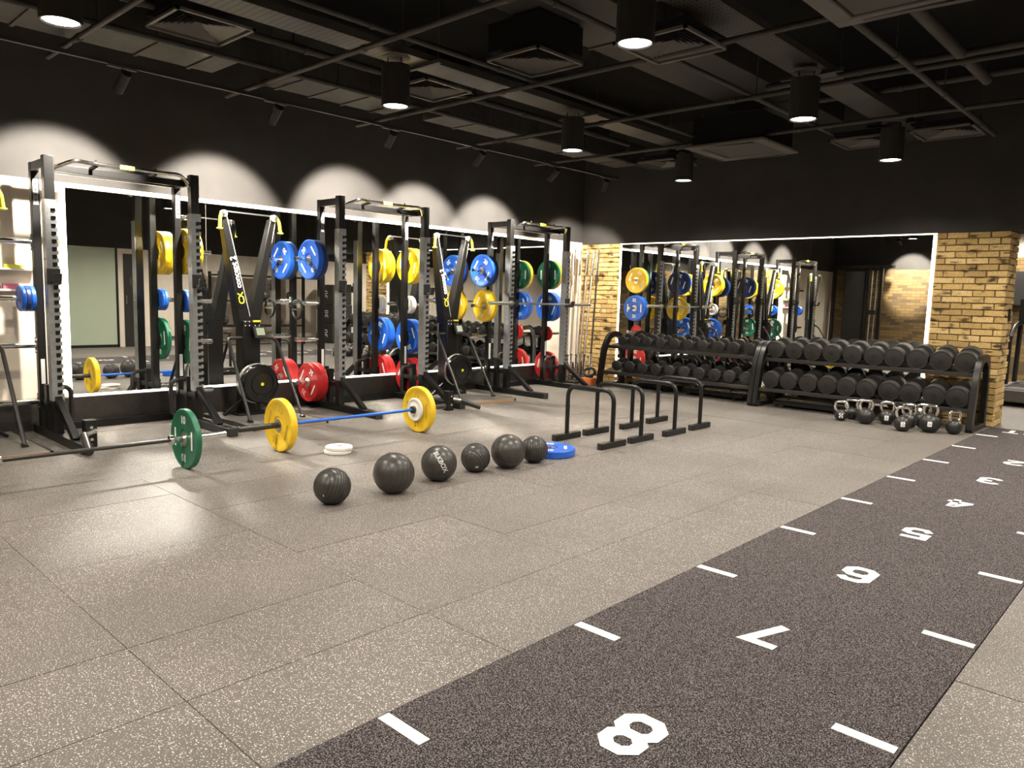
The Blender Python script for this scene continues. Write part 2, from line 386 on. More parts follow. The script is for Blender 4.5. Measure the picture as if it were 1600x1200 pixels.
# bricks on the two piers
bl, bh, bp_ = .215, .066, .075
meshes = []
for k in range(5):
    j = lambda: random.uniform(-.003, .003)
    mb = MB(); a = [(-bl / 2 + j(), 0, j()), (bl / 2 + j(), 0, j()), (bl / 2 + j(), 0, bh + j()), (-bl / 2 + j(), 0, bh + j())]
    e = .006
    fr = [(x * (1 - e * 8), -.022, z * .9 + bh * .05) for x, y, z in a]
    mb.add(a + [(x, -.015, z) for x, y, z in a] + fr, [(0, 1, 5, 4), (1, 2, 6, 5), (2, 3, 7, 6), (3, 0, 4, 7), (4, 5, 9, 8), (5, 6, 10, 9), (6, 7, 11, 10), (7, 4, 8, 11), (8, 9, 10, 11), (3, 2, 1, 0)])
    me = mb.mesh('brick', smooth=False); me.materials.append(M['brick']); meshes.append(me)
def brick_face(root, x0, x1, z1, fn, rz):
    nrow = int(z1 / bp_)
    for rw in range(nrow):
        z = rw * bp_ + .004; x = x0 - (bl + .009) * (.5 if rw % 2 else 0) - random.uniform(0, .02)
        while x < x1:
            a, b = max(x, x0), min(x + bl, x1)
            if b - a > .035:
                o = place(random.choice(meshes), 'brick', None, root); p = fn((a + b) / 2, z)
                o.location = (p[0] - root.location.x, p[1] - root.location.y, p[2]); o.rotation_euler = (0, 0, rz); o.scale = ((b - a) / bl, random.uniform(.85, 1.15), 1)
            x += bl + .009
def pier(name, label, x0, x1):
    p = thing(name, label, 'brick pier', ((x0 + x1) / 2, YB - .01, 0)); p['kind'] = 'structure'
    return p
pl = pier('brick_pier', 'narrow yellow brick pier in the corner behind the upright bars', XL, -7.16)
MB().box((XL, YB - .012, 0), (-7.16, YB, ZT - .03)).build('mortar_bed', 'mortar', pl, loc=(-pl.location.x, -pl.location.y, 0))
brick_face(pl, XL + .005, -7.165, ZT - .03, lambda a, z: (a, YB - .01, z), 0)
pr_ = pier('brick_pier', 'yellow brick pier ending the mirror wall beside the turf lane', -2.57, LX0)
MB().box((-2.57, YB - .012, 0), (LX0 + .01, YB, ZT - .03)).build('mortar_bed', 'mortar', pr_, loc=(-pr_.location.x, -pr_.location.y, 0))
brick_face(pr_, -2.565, LX0 + .018, ZT - .03, lambda a, z: (a, YB - .01, z), 0)
brick_face(pr_, YB - .015, YB + .46, ZT - .03, lambda a, z: (LX0 - .0, a, z), R(90))

# wall mirrors (panes) with led strips
ml = thing('wall_mirror', 'long mirror of tall panes behind the squat racks, edged with white light', 'mirror', (XM, 5.8, .285))
def rel(root): return (-root.location.x, -root.location.y, -root.location.z)
ye = [2.33, 3.66, 4.98, 6.3, 7.62, 9.22]
for a, b in zip(ye, ye[1:]):
    MB().box((XL + .002, a + .0015, .30), (XM, b - .0015, 2.235)).build('mirror_pane', 'mirror', ml, loc=rel(ml))
MB().box((XL + .002, 2.30, 2.237), (XM + .006, 9.26, 2.252)).build('light_strip', 'ledsoft', ml, loc=rel(ml))
MB().box((XL + .002, 2.33, .2865), (XM + .006, 9.22, .299)).build('light_strip', 'led', ml, loc=rel(ml))
MB().box((XL + .002, 2.305, .30), (XM + .004, 2.328, 2.235)).build('light_strip', 'led', ml, loc=rel(ml))
MB().box((XL + .002, 9.222, .30), (XM + .004, 9.245, 2.235)).build('light_strip', 'led', ml, loc=rel(ml))
mb_ = thing('wall_mirror', 'wide mirror between the two brick piers above the dumbbell racks, edged with light', 'mirror', (-4.9, YM, .1))
xe = [-7.13, -5.56, -4.08, -2.61]
for a, b in zip(xe, xe[1:]):
    MB().box((a + .0015, YM, .1), (b - .0015, YB, ZT - .047)).build('mirror_pane', 'mirror', mb_, loc=rel(mb_))
MB().box((-7.155, YM - .010, ZT - .046), (-2.575, YB, ZT - .034)).build('light_strip', 'ledsoft', mb_, loc=rel(mb_))
MB().box((-7.150, YM - .006, .1), (-7.133, YB, ZT - .065)).build('light_strip', 'led', mb_, loc=rel(mb_))
MB().box((-2.607, YM - .008, .1), (-2.577, YB, ZT - .065)).build('light_strip', 'led', mb_, loc=rel(mb_))

# ------------------------------------------------------------------ weight plates
def plate_mesh(dia, th):
    r = dia / 2; t = th / 2; e = .006
    prof = [(.026, -t * .8), (.055, -t * .8), (.058, -t * .62), (.072, -t * .62), (.076, -t * .9), (r * .84, -t * .9), (r * .86, -t), (r - e, -t), (r, -t + e),
            (r, t - e), (r - e, t), (r * .86, t), (r * .84, t * .9), (.076, t * .9), (.072, t * .62), (.058, t * .62), (.055, t * .8), (.026, t * .8)]
    if dia < .3: prof = [(.026, -t), (r * .5, -t), (r * .55, -t * .85), (r * .8, -t * .85), (r * .84, -t), (r - e, -t), (r, -t + e), (r, t - e), (r - e, t), (r * .84, t), (r * .8, t * .85), (r * .55, t * .85), (r * .5, t), (.026, t)]
    mb = MB(); n = 48; vs = []; fs = []; k = len(prof)
    for rr, h in prof:
        for j in range(n):
            an = 2 * math.pi * j / n; vs.append((rr * math.cos(an), h, -rr * math.sin(an)))
    for i in range(k):
        for j in range(n): fs.append((i * n + j, i * n + (j + 1) % n, ((i + 1) % k) * n + (j + 1) % n, ((i + 1) % k) * n + j))
    mb.add(vs, fs); return mb.mesh('plate')
PM = {}
def plate(col, dia, th, num, label, loc, spin=0.0, rot=None, letter='white'):
    """axis along Y, hub ring, printed weight and white maker bars on both faces"""
    root = thing('weight_plate', label, 'weight plate', loc, 0, 'coloured weight plates')
    root.rotation_mode = 'QUATERNION'
    q = Matrix.Rotation(spin, 4, 'Y')
    if rot is not None: q = rot @ q
    root.rotation_quaternion = q.to_quaternion()
    key = (col, dia, th)
    if key not in PM:
        me = plate_mesh(dia, th); me.materials.append(M[col]); PM[key] = me
        hb = MB(); t = th / 2
        for s in (-1, 1):
            n = 32; pr = [(.0255, s * t * .78), (.054, s * t * .78), (.054, s * (t * .84 + .001)), (.0255, s * (t * .84 + .001))]
            vs = [(a * math.cos(6.2832 * j / n), h, a * math.sin(6.2832 * j / n)) for a, h in pr for j in range(n)]
            hb.add(vs, [(i * n + j, i * n + (j + 1) % n, ((i + 1) % 4) * n + (j + 1) % n, ((i + 1) % 4) * n + j) for i in range(4) for j in range(n)])
        h = hb.mesh('hub'); h.materials.append(M['steel']); PM[key + ('h',)] = h
    place(PM[key], 'plate_body', None, root)
    if dia > .2: place(PM[key + ('h',)], 'hub', None, root)
    if num:
        k2 = (dia, th, num, letter)
        if k2 not in PM:
            t = MB(); rr = dia * .31
            for s in (-1, 1):
                y = s * (th / 2 * .9 + .0012)
                for a in (0, math.pi):
                    ca, sa = math.cos(a), math.sin(a)
                    def fn(x, z, e, ca=ca, sa=sa, s=s, y=y):
                        x, z = (-s * x, z + rr); return (x * ca + z * sa, y - s * e * 0, -x * sa + z * ca)
                    add_text(t, num, dia * .18, fn, 0, dia * .004)
                    for a2 in (math.pi / 2,):
                        c2, s2 = math.cos(a + a2), math.sin(a + a2); L_, w_ = dia * .155, dia * .026
                        pts = [(-L_, rr - w_), (L_, rr - w_), (L_ * 1.0, rr + w_), (-L_, rr + w_)]
                        t.add([(px * c2 + pz * s2, y, -px * s2 + pz * c2) for px, pz in pts], [(0, 1, 2, 3)])
            me = t.mesh('lettering', smooth=False); me.materials.append(M[letter]); PM[k2] = me
        place(PM[k2], 'lettering', None, root)
    return root

# ------------------------------------------------------------------ squat racks
def slot_rail_mesh():
    """silver rail with a row of hooked notches open towards +y"""
    y0, y1, z0, z1 = -.044, .046, .35, 2.04
    poly = [(y0, z0), (y1, z0)]
    n = 25; p = (z1 - z0 - .10) / n
    for i in range(n):
        z = z0 + .05 + i * p
        poly += [(y1, z + .014), (y1 - .020, z + .014), (y1 - .020, z + .004), (y1 - .050, z + .004), (y1 - .050, z + .036), (y1, z + .036)]
    poly += [(y1, z1), (y0, z1)]
    mb = MB()
    # build as strips so that the concave outline stays clean
    x0, x1 = .040, .050
    mb.box((x0, y0, z0), (x1, y1 - .050, z1))
    zc = z0
    for i in range(n):
        z = z0 + .05 + i * p
        mb.box((x0, y1 - .050, zc), (x1, y1, z + .004))
        mb.box((x0, y1 - .020, z + .004), (x1, y1, z + .014))
        zc = z + .042
    mb.box((x0, y1 - .050, zc), (x1, y1, z1))
    mb.box((-.042, y0 - .001, z0), (.050, y0 + .0035, z1))
    for i in range(5): mb.cyl((0, y0 - .006, z0 + .12 + i * .36), (0, y0, z0 + .12 + i * .36), .011, 8)
    return mb.mesh('slotted_rail')
rail = slot_rail_mesh(); rail.materials.append(M['silver'])
PEGZ = (1.70, 1.21, .80, .30)
RX = -7.22
def make_rack(ymid, label, hook=1.30):
    r = thing('squat_rack', label, 'squat rack', (RX, ymid, 0), 0, 'black squat racks along the mirror')
    for s in (-1, 1):
        y = s * .61
        MB().cbox((0, y, 1.2375), (.078, .078, 2.325)).build('front_upright', 'black', r, .004)
        place(rail, 'slotted_rail', None, r, 0, (0, y, 0), label='silver rail with hooked notches')
        MB().cbox((-.385, y, 1.2275), (.065, .065, 2.305)).build('rear_upright', 'black', r, .004)
        st = MB().box((-.352, y - .020, 2.02), (-.350, y + .020, 2.24)).build('hole_strip', 'silver', r)
        d = MB()
        for k in range(4): d.cyl((-.351, y, 2.06 + k * .045), (-.3475, y, 2.06 + k * .045), .008, 8)
        d.build('hole', 'matt', st)
        st = MB().box((-.352, y - .016, .46), (-.350, y + .016, .68)).build('warning_sticker', 'white', r)
        MB().bar((-.352, y, 2.34), (-.039, y, 2.34), .06, .075).build('top_link', 'black', r, .003)
        MB().bar((-.352, y, .30), (-.039, y, .30), .05, .05).build('lower_link', 'black', r, .003)
        ft = MB().box((-.58, y - .04, 0), (.73, y + .04, .075)).build('foot', 'black', r, .004)
        MB().box((.7295, y - .042, .0), (.742, y + .042, .078)).build('foot_cap', 'matt', ft, .003)
        MB().bar((.03, y, .37), (.47, y, .07), .055, .055).build('brace', 'black', r, .003)
        for z in PEGZ:
            pg = MB()
            pg.cyl((-.385, y + s * .036, z), (-.385, y + s * .335, z), .0245, 16).build('storage_peg', 'chrome', r, label='chrome storage peg')
            MB().box((-.425, y + s * .033 - .004, z - .07), (-.345, y + s * .033 + .004, z + .07)).build('peg_plate', 'black', r)
            q = MB(); 
            for dz in (-.05, .05): q.cyl((-.385, y + s * .03, z + dz), (-.385, y + s * .043, z + dz), .010, 8)
            q.build('bolt', 'chrome', r)
        # j hook
        j = MB(); j.box((.046, y - .050, hook - .02), (.062, y + .050, hook + .11)); j.box((.062, y - .030, hook - .02), (.155, y + .030, hook + .008))
        j.add([(.135, y - .03, hook), (.16, y - .03, hook), (.178, y - .03, hook + .07), (.150, y - .03, hook + .07), (.135, y + .03, hook), (.16, y + .03, hook), (.178, y + .03, hook + .07), (.150, y + .03, hook + .07)],
              [(0, 1, 2, 3), (7, 6, 5, 4), (0, 4, 5, 1), (1, 5, 6, 2), (2, 6, 7, 3), (3, 7, 4, 0)])
        j.build('bar_hook', 'matt', r, .003)
        # foot handle
        MB().tube(rounded([(-.2, y - s * .01, .44), (-.2, y - s * .17, .44), (-.2, y - s * .17, .10), (-.2, y - s * .01, .10)], .07), .02, 10).build('side_handle', 'bronze', r)
        MB().box((-.235, y - .03, .08), (-.165, y + .03, .47)).build('handle_post', 'black', r, .003)
    MB().box((-.58, -.57, .0), (-.50, .57, .07)).build('rear_base_beam', 'black', r, .003)
    MB().bar((-.385, -.577, 2.34), (-.385, .577, 2.34), .06, .06).build('rear_top_beam', 'black', r, .003)
    MB().bar((-.10, -.571, 2.325), (-.10, .571, 2.325), .02, .06).build('front_top_beam', 'black', r, .003)
    MB().tube(rounded([(0, -.575, 2.30), (.12, -.44, 2.375), (.05, -.30, 2.375), (.05, .30, 2.375), (.12, .44, 2.375), (0, .575, 2.30)], .06), .017, 12).build('pull_up_bar', 'chrome', r, label='bent chrome pull up bar')
    b = MB()
    for y in (-.25, .25): b.bar((-.09, y, 2.345), (.05, y, 2.362), .03, .02); b.cyl((.05, y, 2.38), (.05, y, 2.41), .009, 8)
    b.build('bar_bracket', 'black', r)
    MB().box((.030, -.06, 2.356), (.072, .06, 2.394)).build('grip_label', 'lime', r, .006)
    return r
RY = (2.615, 5.475, 8.225)
racks = [make_rack(RY[0], 'squat rack nearest the camera, between the first and second ski machines', 1.36),
         make_rack(RY[1], 'middle squat rack with blue and red plates on its left pegs', 1.36),
         make_rack(RY[2], 'squat rack farthest from the camera with a chrome barbell across its hooks', 1.235)]
def landmine(r, x, y, tx, ty):
    b = MB().box((x - .045, y - .045, .0), (x + .045, y + .045, .23)).build('pivot_post', 'black', r, .004)
    q = MB()
    for dz in (.07, .17): q.cyl((x + .045, y, dz), (x + .055, y, dz), .013, 10)
    q.build('bolt', 'chrome', b)
    MB().cyl((x + .05, y + .03, .14), (x + .14, y + (.10 if ty > y else -.10), .12), .02, 14).build('pivot_joint', 'steel', r)
    MB().cyl((x + .12, y + (.08 if ty > y else -.08), .125), (tx, ty, .035), .03, 14).build('pivot_sleeve', 'bronze', r)
landmine(racks[0], .44, -.50, .84, -.63)
landmine(racks[1], .70, .42, .92, .72)

Y = lambda k, s, off: RY[k] + s * (.61 + .0375 + off)
PX = RX - .385
def pegplates(k, s, zi, items):
    """items: list of (col, dia, th, num, label, spin, letter) from the upright outwards"""
    off = .006
    for col, dia, th, num, label, spin, *lt in items:
        off += th / 2
        plate(col, dia, th, num, label, (PX, Y(k, s, off), PEGZ[zi] - .0), spin, None, lt[0] if lt else 'white')
        off += th / 2 + .001
pegplates(0, -1, 1, [('blue', .225, .036, '', 'small blue disc closest to the upright on the nearest rack, left side', 0), ('navy', .225, .036, '', 'small dark blue disc between two others on the nearest rack, left side', 0), ('blue', .225, .036, '', 'small blue disc at the outer end of three on the nearest rack, left side', 0)])
pegplates(0, 1, 0, [('yellow', .45, .06, '15', 'yellow plate high on the nearest rack, right side, against the upright', .4), ('yellow', .45, .06, '15', 'yellow plate high on the nearest rack, right side, outer of two', 1.)])
pegplates(0, 1, 1, [('blue', .225, .036, '', 'small blue disc on the right side of the nearest rack, against the upright', 0), ('blue', .225, .036, '', 'small blue disc on the right side of the nearest rack, outer of two', 0)])
pegplates(0, 1, 2, [('green', .45, .045, '10', 'green ten plate low on the right side of the nearest rack', 0.1)])
pegplates(1, -1, 0, [('navy', .45, .062, '20', 'dark blue twenty plate behind the bright one on the middle rack, left side', .3), ('blue', .45, .062, '20', 'bright blue twenty plate facing out on the middle rack, left side', -.75)])
pegplates(1, -1, 3, [('red', .45, .07, '25', 'red twenty-five plate behind another on the middle rack, lower left peg', .3), ('red', .45, .07, '25', 'red twenty-five plate facing out on the middle rack, lower left peg', .6)])
pegplates(1, 1, 0, [('yellow', .45, .06, '15', 'yellow plate high on the right of the middle rack, against the upright', .2), ('yellow', .45, .06, '15', 'yellow plate high on the right of the middle rack, outer of two', .8)])
pegplates(1, 1, 1, [('whiteplate', .225, .035, '', 'small white disc on the right of the middle rack, against the upright', 0), ('whiteplate', .225, .035, '', 'small white disc on the right of the middle rack, outer of two', 0)])
pegplates(1, 1, 2, [('blue', .45, .062, '20', 'blue twenty plate on the right of the middle rack, against the upright', -.4), ('blue', .45, .062, '20', 'blue twenty plate on the right of the middle rack, outer of two', .4)])
pegplates(1, 1, 3, [('red', .45, .07, '25', 'red twenty-five plate low on the right of the middle rack, against the upright', .4), ('red', .45, .07, '25', 'red twenty-five plate low on the right of the middle rack, outer of two', .8)])
pegplates(2, -1, 0, [('navy', .45, .062, '20', 'dark blue twenty plate behind the bright one on the far rack, left side', .3), ('blue', .45, .062, '20', 'bright blue twenty plate facing out on the far rack, left side', .6)])
pegplates(2, -1, 1, [('yellow', .45, .06, '15', 'yellow plate below the blue pair on the left of the far rack', .4)])
pegplates(2, 1, 0, [('green', .45, .045, '10', 'green ten plate high on the right of the far rack', 0), ('yellow', .45, .06, '15', 'yellow plate behind the green one high on the right of the far rack', .5)])
pegplates(2, 1, 1, [('blue', .45, .062, '20', 'blue twenty plate on the right of the far rack, against the upright', .4), ('blue', .45, .062, '20', 'blue twenty plate on the right of the far rack, outer of two', .0)])
pegplates(2, 1, 2, [('red', .225, .035, '', 'small red disc on the right of the far rack', 0)])
pegplates(2, 1, 3, [('red', .45, .07, '25', 'red twenty-five plate low on the right of the far rack', .2)])

# cable handles hanging on pegs (black rings)
def ring_handle(k, s, label):
    h = thing('grip_ring', label, 'handle', (PX, Y(k, s, .27), PEGZ[1] - .075), 0, 'black grip rings on the racks')
    mb = MB(); n = 24
    mb.tube([(.105 * math.cos(6.2832 * i / n), 0, .105 * math.sin(6.2832 * i / n)) for i in range(n + 1)], .014, 8, cap=False)
    mb.build('ring', 'matt', h); MB().cyl((-.10, 0, .0), (.10, 0, .0), .011, 8).build('cross_grip', 'steel', h)
ring_handle(1, -1, 'black grip ring hanging on the second left peg of the middle rack')

# ------------------------------------------------------------------ barbells
def barbell(label, x, y0, y1, z, shaft, sleeve, sl=.42, group=None, name='barbell', cat='barbell'):
    b = thing(name, label, cat, (x, (y0 + y1) / 2, z), 0, group); L_ = (y1 - y0) / 2
    MB().cyl((0, -L_ + sl, 0), (0, L_ - sl, 0), .0142, 14).build('shaft', shaft, b)
    for s in (-1, 1):
        q = MB().lathe([(.025, 0), (.025, sl - .004), (.022, sl)], 20, 'y'); q.v = [(a, s * (L_ - sl) + s * h, c) for a, h, c in q.v]
        q.build('sleeve', sleeve, b)
        q = MB().lathe([(.018, -.02), (.036, -.015), (.036, .012), (.026, .014)], 20, 'y'); q.v = [(a, s * (L_ - sl) + s * h, c) for a, h, c in q.v]
        q.build('collar', sleeve, b)
    return b
barbell('blue shafted barbell lying on the floor between two yellow plates', -5.65, 2.85, 5.06, .225, 'barblue', 'bronze', .415)
plate('yellow', .45, .06, '15', 'yellow plate on the near end of the blue barbell on the floor', (-5.65, 3.225, .225), .35, None, 'mustard')
plate('yellow', .45, .06, '15', 'yellow plate on the far end of the blue barbell on the floor', (-5.65, 4.72, .225), 0, None, 'mustard')
plate('whiteplate', .225, .03, '', 'small white disc inside the far yellow plate of the blue barbell', (-5.65, 4.672, .225))
barbell('dark shafted barbell on the floor carrying one green plate', -5.54, .78, 2.69, .225, 'bronze', 'chrome', .415)
plate('green', .45, .045, '10', 'green ten plate on the barbell on the floor in front of the nearest rack', (-5.54, 2.385, .225), 0)
plate('green', .45, .045, '10', 'green ten plate on the near end of the floor barbell, outside the left edge', (-5.54, 1.10, .225), 0)
barbell('chrome barbell resting on the hooks of the farthest rack', RX + .108, RY[2] - 1.1, RY[2] + 1.1, 1.258, 'steel', 'steel', .43)

# plates lying flat
fr = Matrix.Rotation(R(90), 4, 'X')
plate('whiteplate', .225, .03, '', 'lower white disc of the pair lying on the floor before the balls', (-5.30, 3.55, .0155), 0, fr)
plate('whiteplate', .225, .03, '', 'upper white disc of the pair lying on the floor before the balls', (-5.295, 3.56, .046), 0, fr)
plate('blue', .45, .062, '20', 'blue twenty plate lying flat on the floor beside the balls', (-4.14, 4.93, .0315), .7, fr)

# ------------------------------------------------------------------ ski machines
def ski(yc, label):
    s = thing('ski_machine', label, 'ski machine', (-7.42, yc, 0), 0, 'black ski machines between the racks')
    pf = MB().box((-.30, -.40, .012), (.80, .40, .034)).build('platform', 'board', s)
    MB().box((.8, -.41, .0), (.815, .41, .036)).build('wood_edge', 'wood', pf)
    for y in (-1, 1): MB().box((-.30, y * .40 - .012, 0), (.815, y * .40 + .012, .036)).build('side_edge', 'bronze', pf)
    MB().box((-.16, -.095, .034), (.02, .095, 1.02)).build('tower', 'black', s, .01)
    MB().box((-.26, -.2, .034), (.10, .2, .06)).build('base_bracket', 'black', s, .004)
    for k in (-1, 1):
        a = MB().bar((-.09, k * .05, .98), (-.06, k * .27, 2.08), .125, .15, (1, 0, 0), .055, .085)
        ar = a.build('arm', 'black', s, .006)
        MB().cyl((-.06, k * .05 + .066, 1.0), (-.04, k * .27 + .030, 2.07), .008, 8).build('guide_rail', 'steel', ar)
        MB().cyl((-.03, k * .05 + (.07 if k < 0 else .03), 1.0), (-.02, k * .27 + .034, 2.07), .003, 6).build('drive_cord', 'white', ar)
        MB().lathe([(.02, -.016), (.034, -.016), (.034, .016), (.02, .016)], 16, 'x', (-.01, k * .275, 2.10)).build('pulley', 'white', ar)
        MB().box((-.05, k * .285 - .02, 2.085), (.03, k * .285 + .02, 2.125)).build('pulley_cover', 'steel', ar, .008)
        h = MB().tube(rounded([(.0, k * .30, 2.11), (.012, k * .325, 2.06), (.02, k * .335, 1.95)], .02), .017, 10)
        h.lathe([(.017, -.01), (.034, .0), (.030, .008)], 12, 'z', (.02, k * .335, 1.945))
        h.build('pull_handle', 'lime', s, label='bright yellow pull handle')
        fb = MB()
        for dx, dz in ((-.02, .02), (.025, .02), (-.02, .06), (.025, .06)): fb.cyl((.022, k * .055 + dx, .95 + dz), (.026, k * .055 + dx, .95 + dz), .006, 6)
        fb.build('bolt', 'white', s)
        t = MB().tube(rounded([(-.02, k * .09, .84), (-.02, k * .24, .84), (.05, k * .27, .80), (.52, k * .29, .045)], .10), .017, 10)
        t.cyl((.50, k * .29, .05), (.54, k * .29, .036), .024, 10)
        t.build('stand_tube', 'bronze', s)
        bt = MB().bar((-.05, k * .05, .20), (-.02, k * .30, .04), .03, .03); bt.build('rear_strut', 'black', s)
    # name lettering running up the left arm
    p0 = Vector((-.09, -.05, .98)); p1 = Vector((-.06, -.27, 2.08)); d = (p1 - p0).normalized()
    nx = Vector((1, 0, 0)); nx = (nx - d * nx.dot(d)).normalized(); sd = nx.cross(d)
    t = MB(); o0 = p0 + d * .55 + nx * .073
    fnt = lambda x, y, e: tuple(o0 + d * x + sd * y + nx * (e + .0015 - (x * .052)))
    add_text(t, 'concept 2', .082, fnt, .0005, .0016)
    t.build('lettering', 'white', s)
    t = MB(); add_text(t, 'CX', .085, lambda x, y, e: fnt(x - .27, y, e), .0005, .002); t.build('lettering', 'lime', s)
    MB().bar((-.02, -.27, 2.125), (-.02, .27, 2.12), .018, .014).build('top_bar', 'steel', s)
    fw = MB().lathe([(.06, -.10), (.17, -.10), (.20, -.075), (.205, .03), (.19, .055), (.135, .06), (.13, .05), (.115, .05), (.11, .058), (.02, .06), (.02, .066)], 40, 'x', (.16, 0, .37)).build('flywheel_housing', 'gloss', s)
    MB().lathe([(.0005, .06), (.018, .06), (.018, .07), (.0005, .07)], 16, 'x', (.16, 0, .37)).build('hub_badge', 'lime', fw)
    MB().lathe([(.195, -.07), (.211, -.065), (.211, -.035), (.195, -.03)], 40, 'x', (.16, 0, .37)).build('mesh_band', 'steel', fw)
    pm = MB().bar((.05, .055, .96), (.10, .055, .84), .135, .03, (1, 0, .4)).build('monitor', 'matt', s, .006)
    MB().bar((.0775, .055, .944), (.108, .055, .871), .09, .012, (1, 0, .4)).build('screen', 'screen', pm)
    MB().box((.015, .01, 1.005), (.03, .095, 1.025)).build('monitor_strip', 'lime', pm)
    return s
ski(3.90, 'ski machine standing between the nearest and middle squat racks')
ski(6.74, 'ski machine standing between the middle and farthest squat racks')
ski(1.385, 'ski machine cut off by the left edge of the picture')

# ------------------------------------------------------------------ slam balls
def slam_ball(x, y, d, label, grooves, rot, mark=None):
    r = d / 2
    b = thing('slam_ball', label, 'ball', (x, y, 0), 0, 'black balls in a row on the floor')
    k = 22; prof = [(max(.0005, r * math.sin(math.pi * i / k)), max(-r * .95, -r * math.cos(math.pi * i / k))) for i in range(k + 1)]
    body = MB().lathe(prof, 44, 'z').build('ball_skin', 'ball', b, loc=(0, 0, r * .95), rot=(0, 0, 0))
    g = MB()
    if grooves == 'wave':
        for i in range(-5, 6):
            z = i / 6.0 * r; rr = math.sqrt(r * r - z * z)
            pts = []
            for j in range(41):
                an = 2 * math.pi * j / 40; zz = z + .022 * math.sin(an * 2 + 1) * (1 - abs(i) / 7); q = math.sqrt(max(1e-5, r * r - zz * zz))
                pts.append((q * math.cos(an), q * math.sin(an), zz))
            g.tube(pts, .0022, 5, cap=False)
    else:
        for i in range(-3, 4):
            z = i / 4.0 * r; rr = math.sqrt(r * r - z * z)
            g.tube([(rr * math.cos(6.2832 * j / 40), rr * math.sin(6.2832 * j / 40), z) for j in range(41)], .0009, 5, cap=False)
    g.build('groove', 'groove', b, loc=(0, 0, r * .95), rot=rot)
    if mark:
        t = MB(); vs, fs = text_geo(mark[0], mark[1], .001, .0018)
        def fn(a, c, e):
            u, v = a / r, c / r; rr = r + .0015
            return (rr * math.cos(v) * math.cos(u), rr * math.cos(v) * math.sin(u), rr * math.sin(v))
        t.add([fn(*v) for v in vs], fs); t.build('lettering', 'white', b, loc=(0, 0, r * .95), rot=mark[2])
S = 1.342
slam_ball(-4.03, 2.66, .232, 'small grooved ball at the near end of the row of balls', 'wave', (R(70), R(20), R(10)), ('6', .02, (R(0), R(18), R(-62))))
slam_ball(-3.99, 3.12, .280, 'largest smooth black ball, second in the row from the camera', 'ring', (R(80), R(10), 0))
slam_ball(-4.05, 3.58, .262, 'smooth black ball with white lettering on its side', 'ring', (R(75), R(20), R(20)), ('BLKBOX', .046, (R(-62), R(-18), R(-36))))
slam_ball(-4.08, 3.98, .222, 'grooved ball in the middle of the row, beside the lettered one', 'wave', (R(100), R(-20), R(30)), ('10', .026, (0, R(28), R(-38))))
slam_ball(-4.01, 4.27, .272, 'smooth black ball just in front of the last grooved ball', 'ring', (R(60), R(15), R(60)))
slam_ball(-4.005, 4.58, .220, 'grooved ball at the far end of the row, touching the flat blue plate', 'wave', (R(85), R(10), R(-20)))

# ------------------------------------------------------------------ parallel bars
def parallette(y, label, x0=-4.49, x1=-3.955, h=.515):
    p = thing('parallette', label, 'parallel bar', ((x0 + x1) / 2, y, 0), 0, 'black parallel bars in a line'); w = (x1 - x0) / 2
    MB().tube(rounded([(-w, 0, .05), (-w, 0, h), (w, 0, h), (w, 0, .05)], .11, 7), .021, 14).build('bar', 'black', p)
    for s in (-1, 1):
        ft = MB().box((s * w - .028, -.19, 0), (s * w + .028, .19, .056)).build('foot', 'black', p, .003)
        MB().box((s * w - .022, -.1925, .006), (s * w + .022, -.1902, .050)).build('foot_cap', 'matt', ft)
parallette(5.60, 'parallel bar nearest the camera in the line of four')
parallette(6.07, 'second parallel bar from the camera in the line of four')
parallette(6.655, 'third parallel bar from the camera in the line of four', -4.46, -3.94)
parallette(7.20, 'farthest parallel bar in the line of four, nearest the dumbbells', -4.49, -3.96)

# ------------------------------------------------------------------ dumbbell racks and dumbbells
def db_rack(x0, x1, label):
    r = thing('dumbbell_rack', label, 'dumbbell rack', ((x0 + x1) / 2, 9.42, 0), 0, 'two-tier dumbbell racks'); w = (x1 - x0) / 2
    for s in (-1, 1):
        x = s * (w - .03)
        path = rounded([(x, .0, .03), (x, .10, .60), (x, .22, .80), (x, .42, .82), (x, .56, .74), (x, .60, .55), (x, .60, .03)], .12, 6)
        mb = MB()
        k = len(path); vs = []
        for i, p in enumerate(path):
            t = (path[min(i + 1, k - 1)] - path[max(i - 1, 0)]).normalized(); n = Vector((0, -t.z, t.y))
            for a, b in ((-.03, -.045), (.03, -.045), (.03, .045), (-.03, .045)): vs.append(p + Vector((a, 0, 0)) + n * b)
        fs = [(i * 4 + j, i * 4 + (j + 1) % 4, i * 4 + 4 + (j + 1) % 4, i * 4 + 4 + j) for i in range(k - 1) for j in range(4)] + [(3, 2, 1, 0), tuple(range(4 * k - 4, 4 * k))]
        mb.add(vs, fs); mb.build('end_frame', 'black', r, .006)
        MB().box((x - .035, -.02, 0), (x + .035, .64, .06)).build('foot', 'black', r, .006)
        fc = MB().cyl((x - .036, .03, .045), (x + .036, .03, .045), .045, 16).build('foot_bumper', 'matt', r)
    for z, yf in ((.635, .17), (.245, .03)):
        sh = MB(); sh.add([(-w + .06, yf, z - .03), (w - .06, yf, z - .03), (w - .06, yf + .36, z + .04), (-w + .06, yf + .36, z + .04), (-w + .06, yf, z), (w - .06, yf, z), (w - .06, yf + .36, z + .07), (-w + .06, yf + .36, z + .07)],
               [(0, 3, 2, 1), (4, 5, 6, 7), (0, 1, 5, 4), (1, 2, 6, 5), (2, 3, 7, 6), (3, 0, 4, 7)])
        sh.build('shelf', 'black', r, .004)
        MB().box((-w + .06, yf - .012, z - .035), (w - .06, yf, z + .012)).build('shelf_lip', 'bronze', r, .002)
    return r
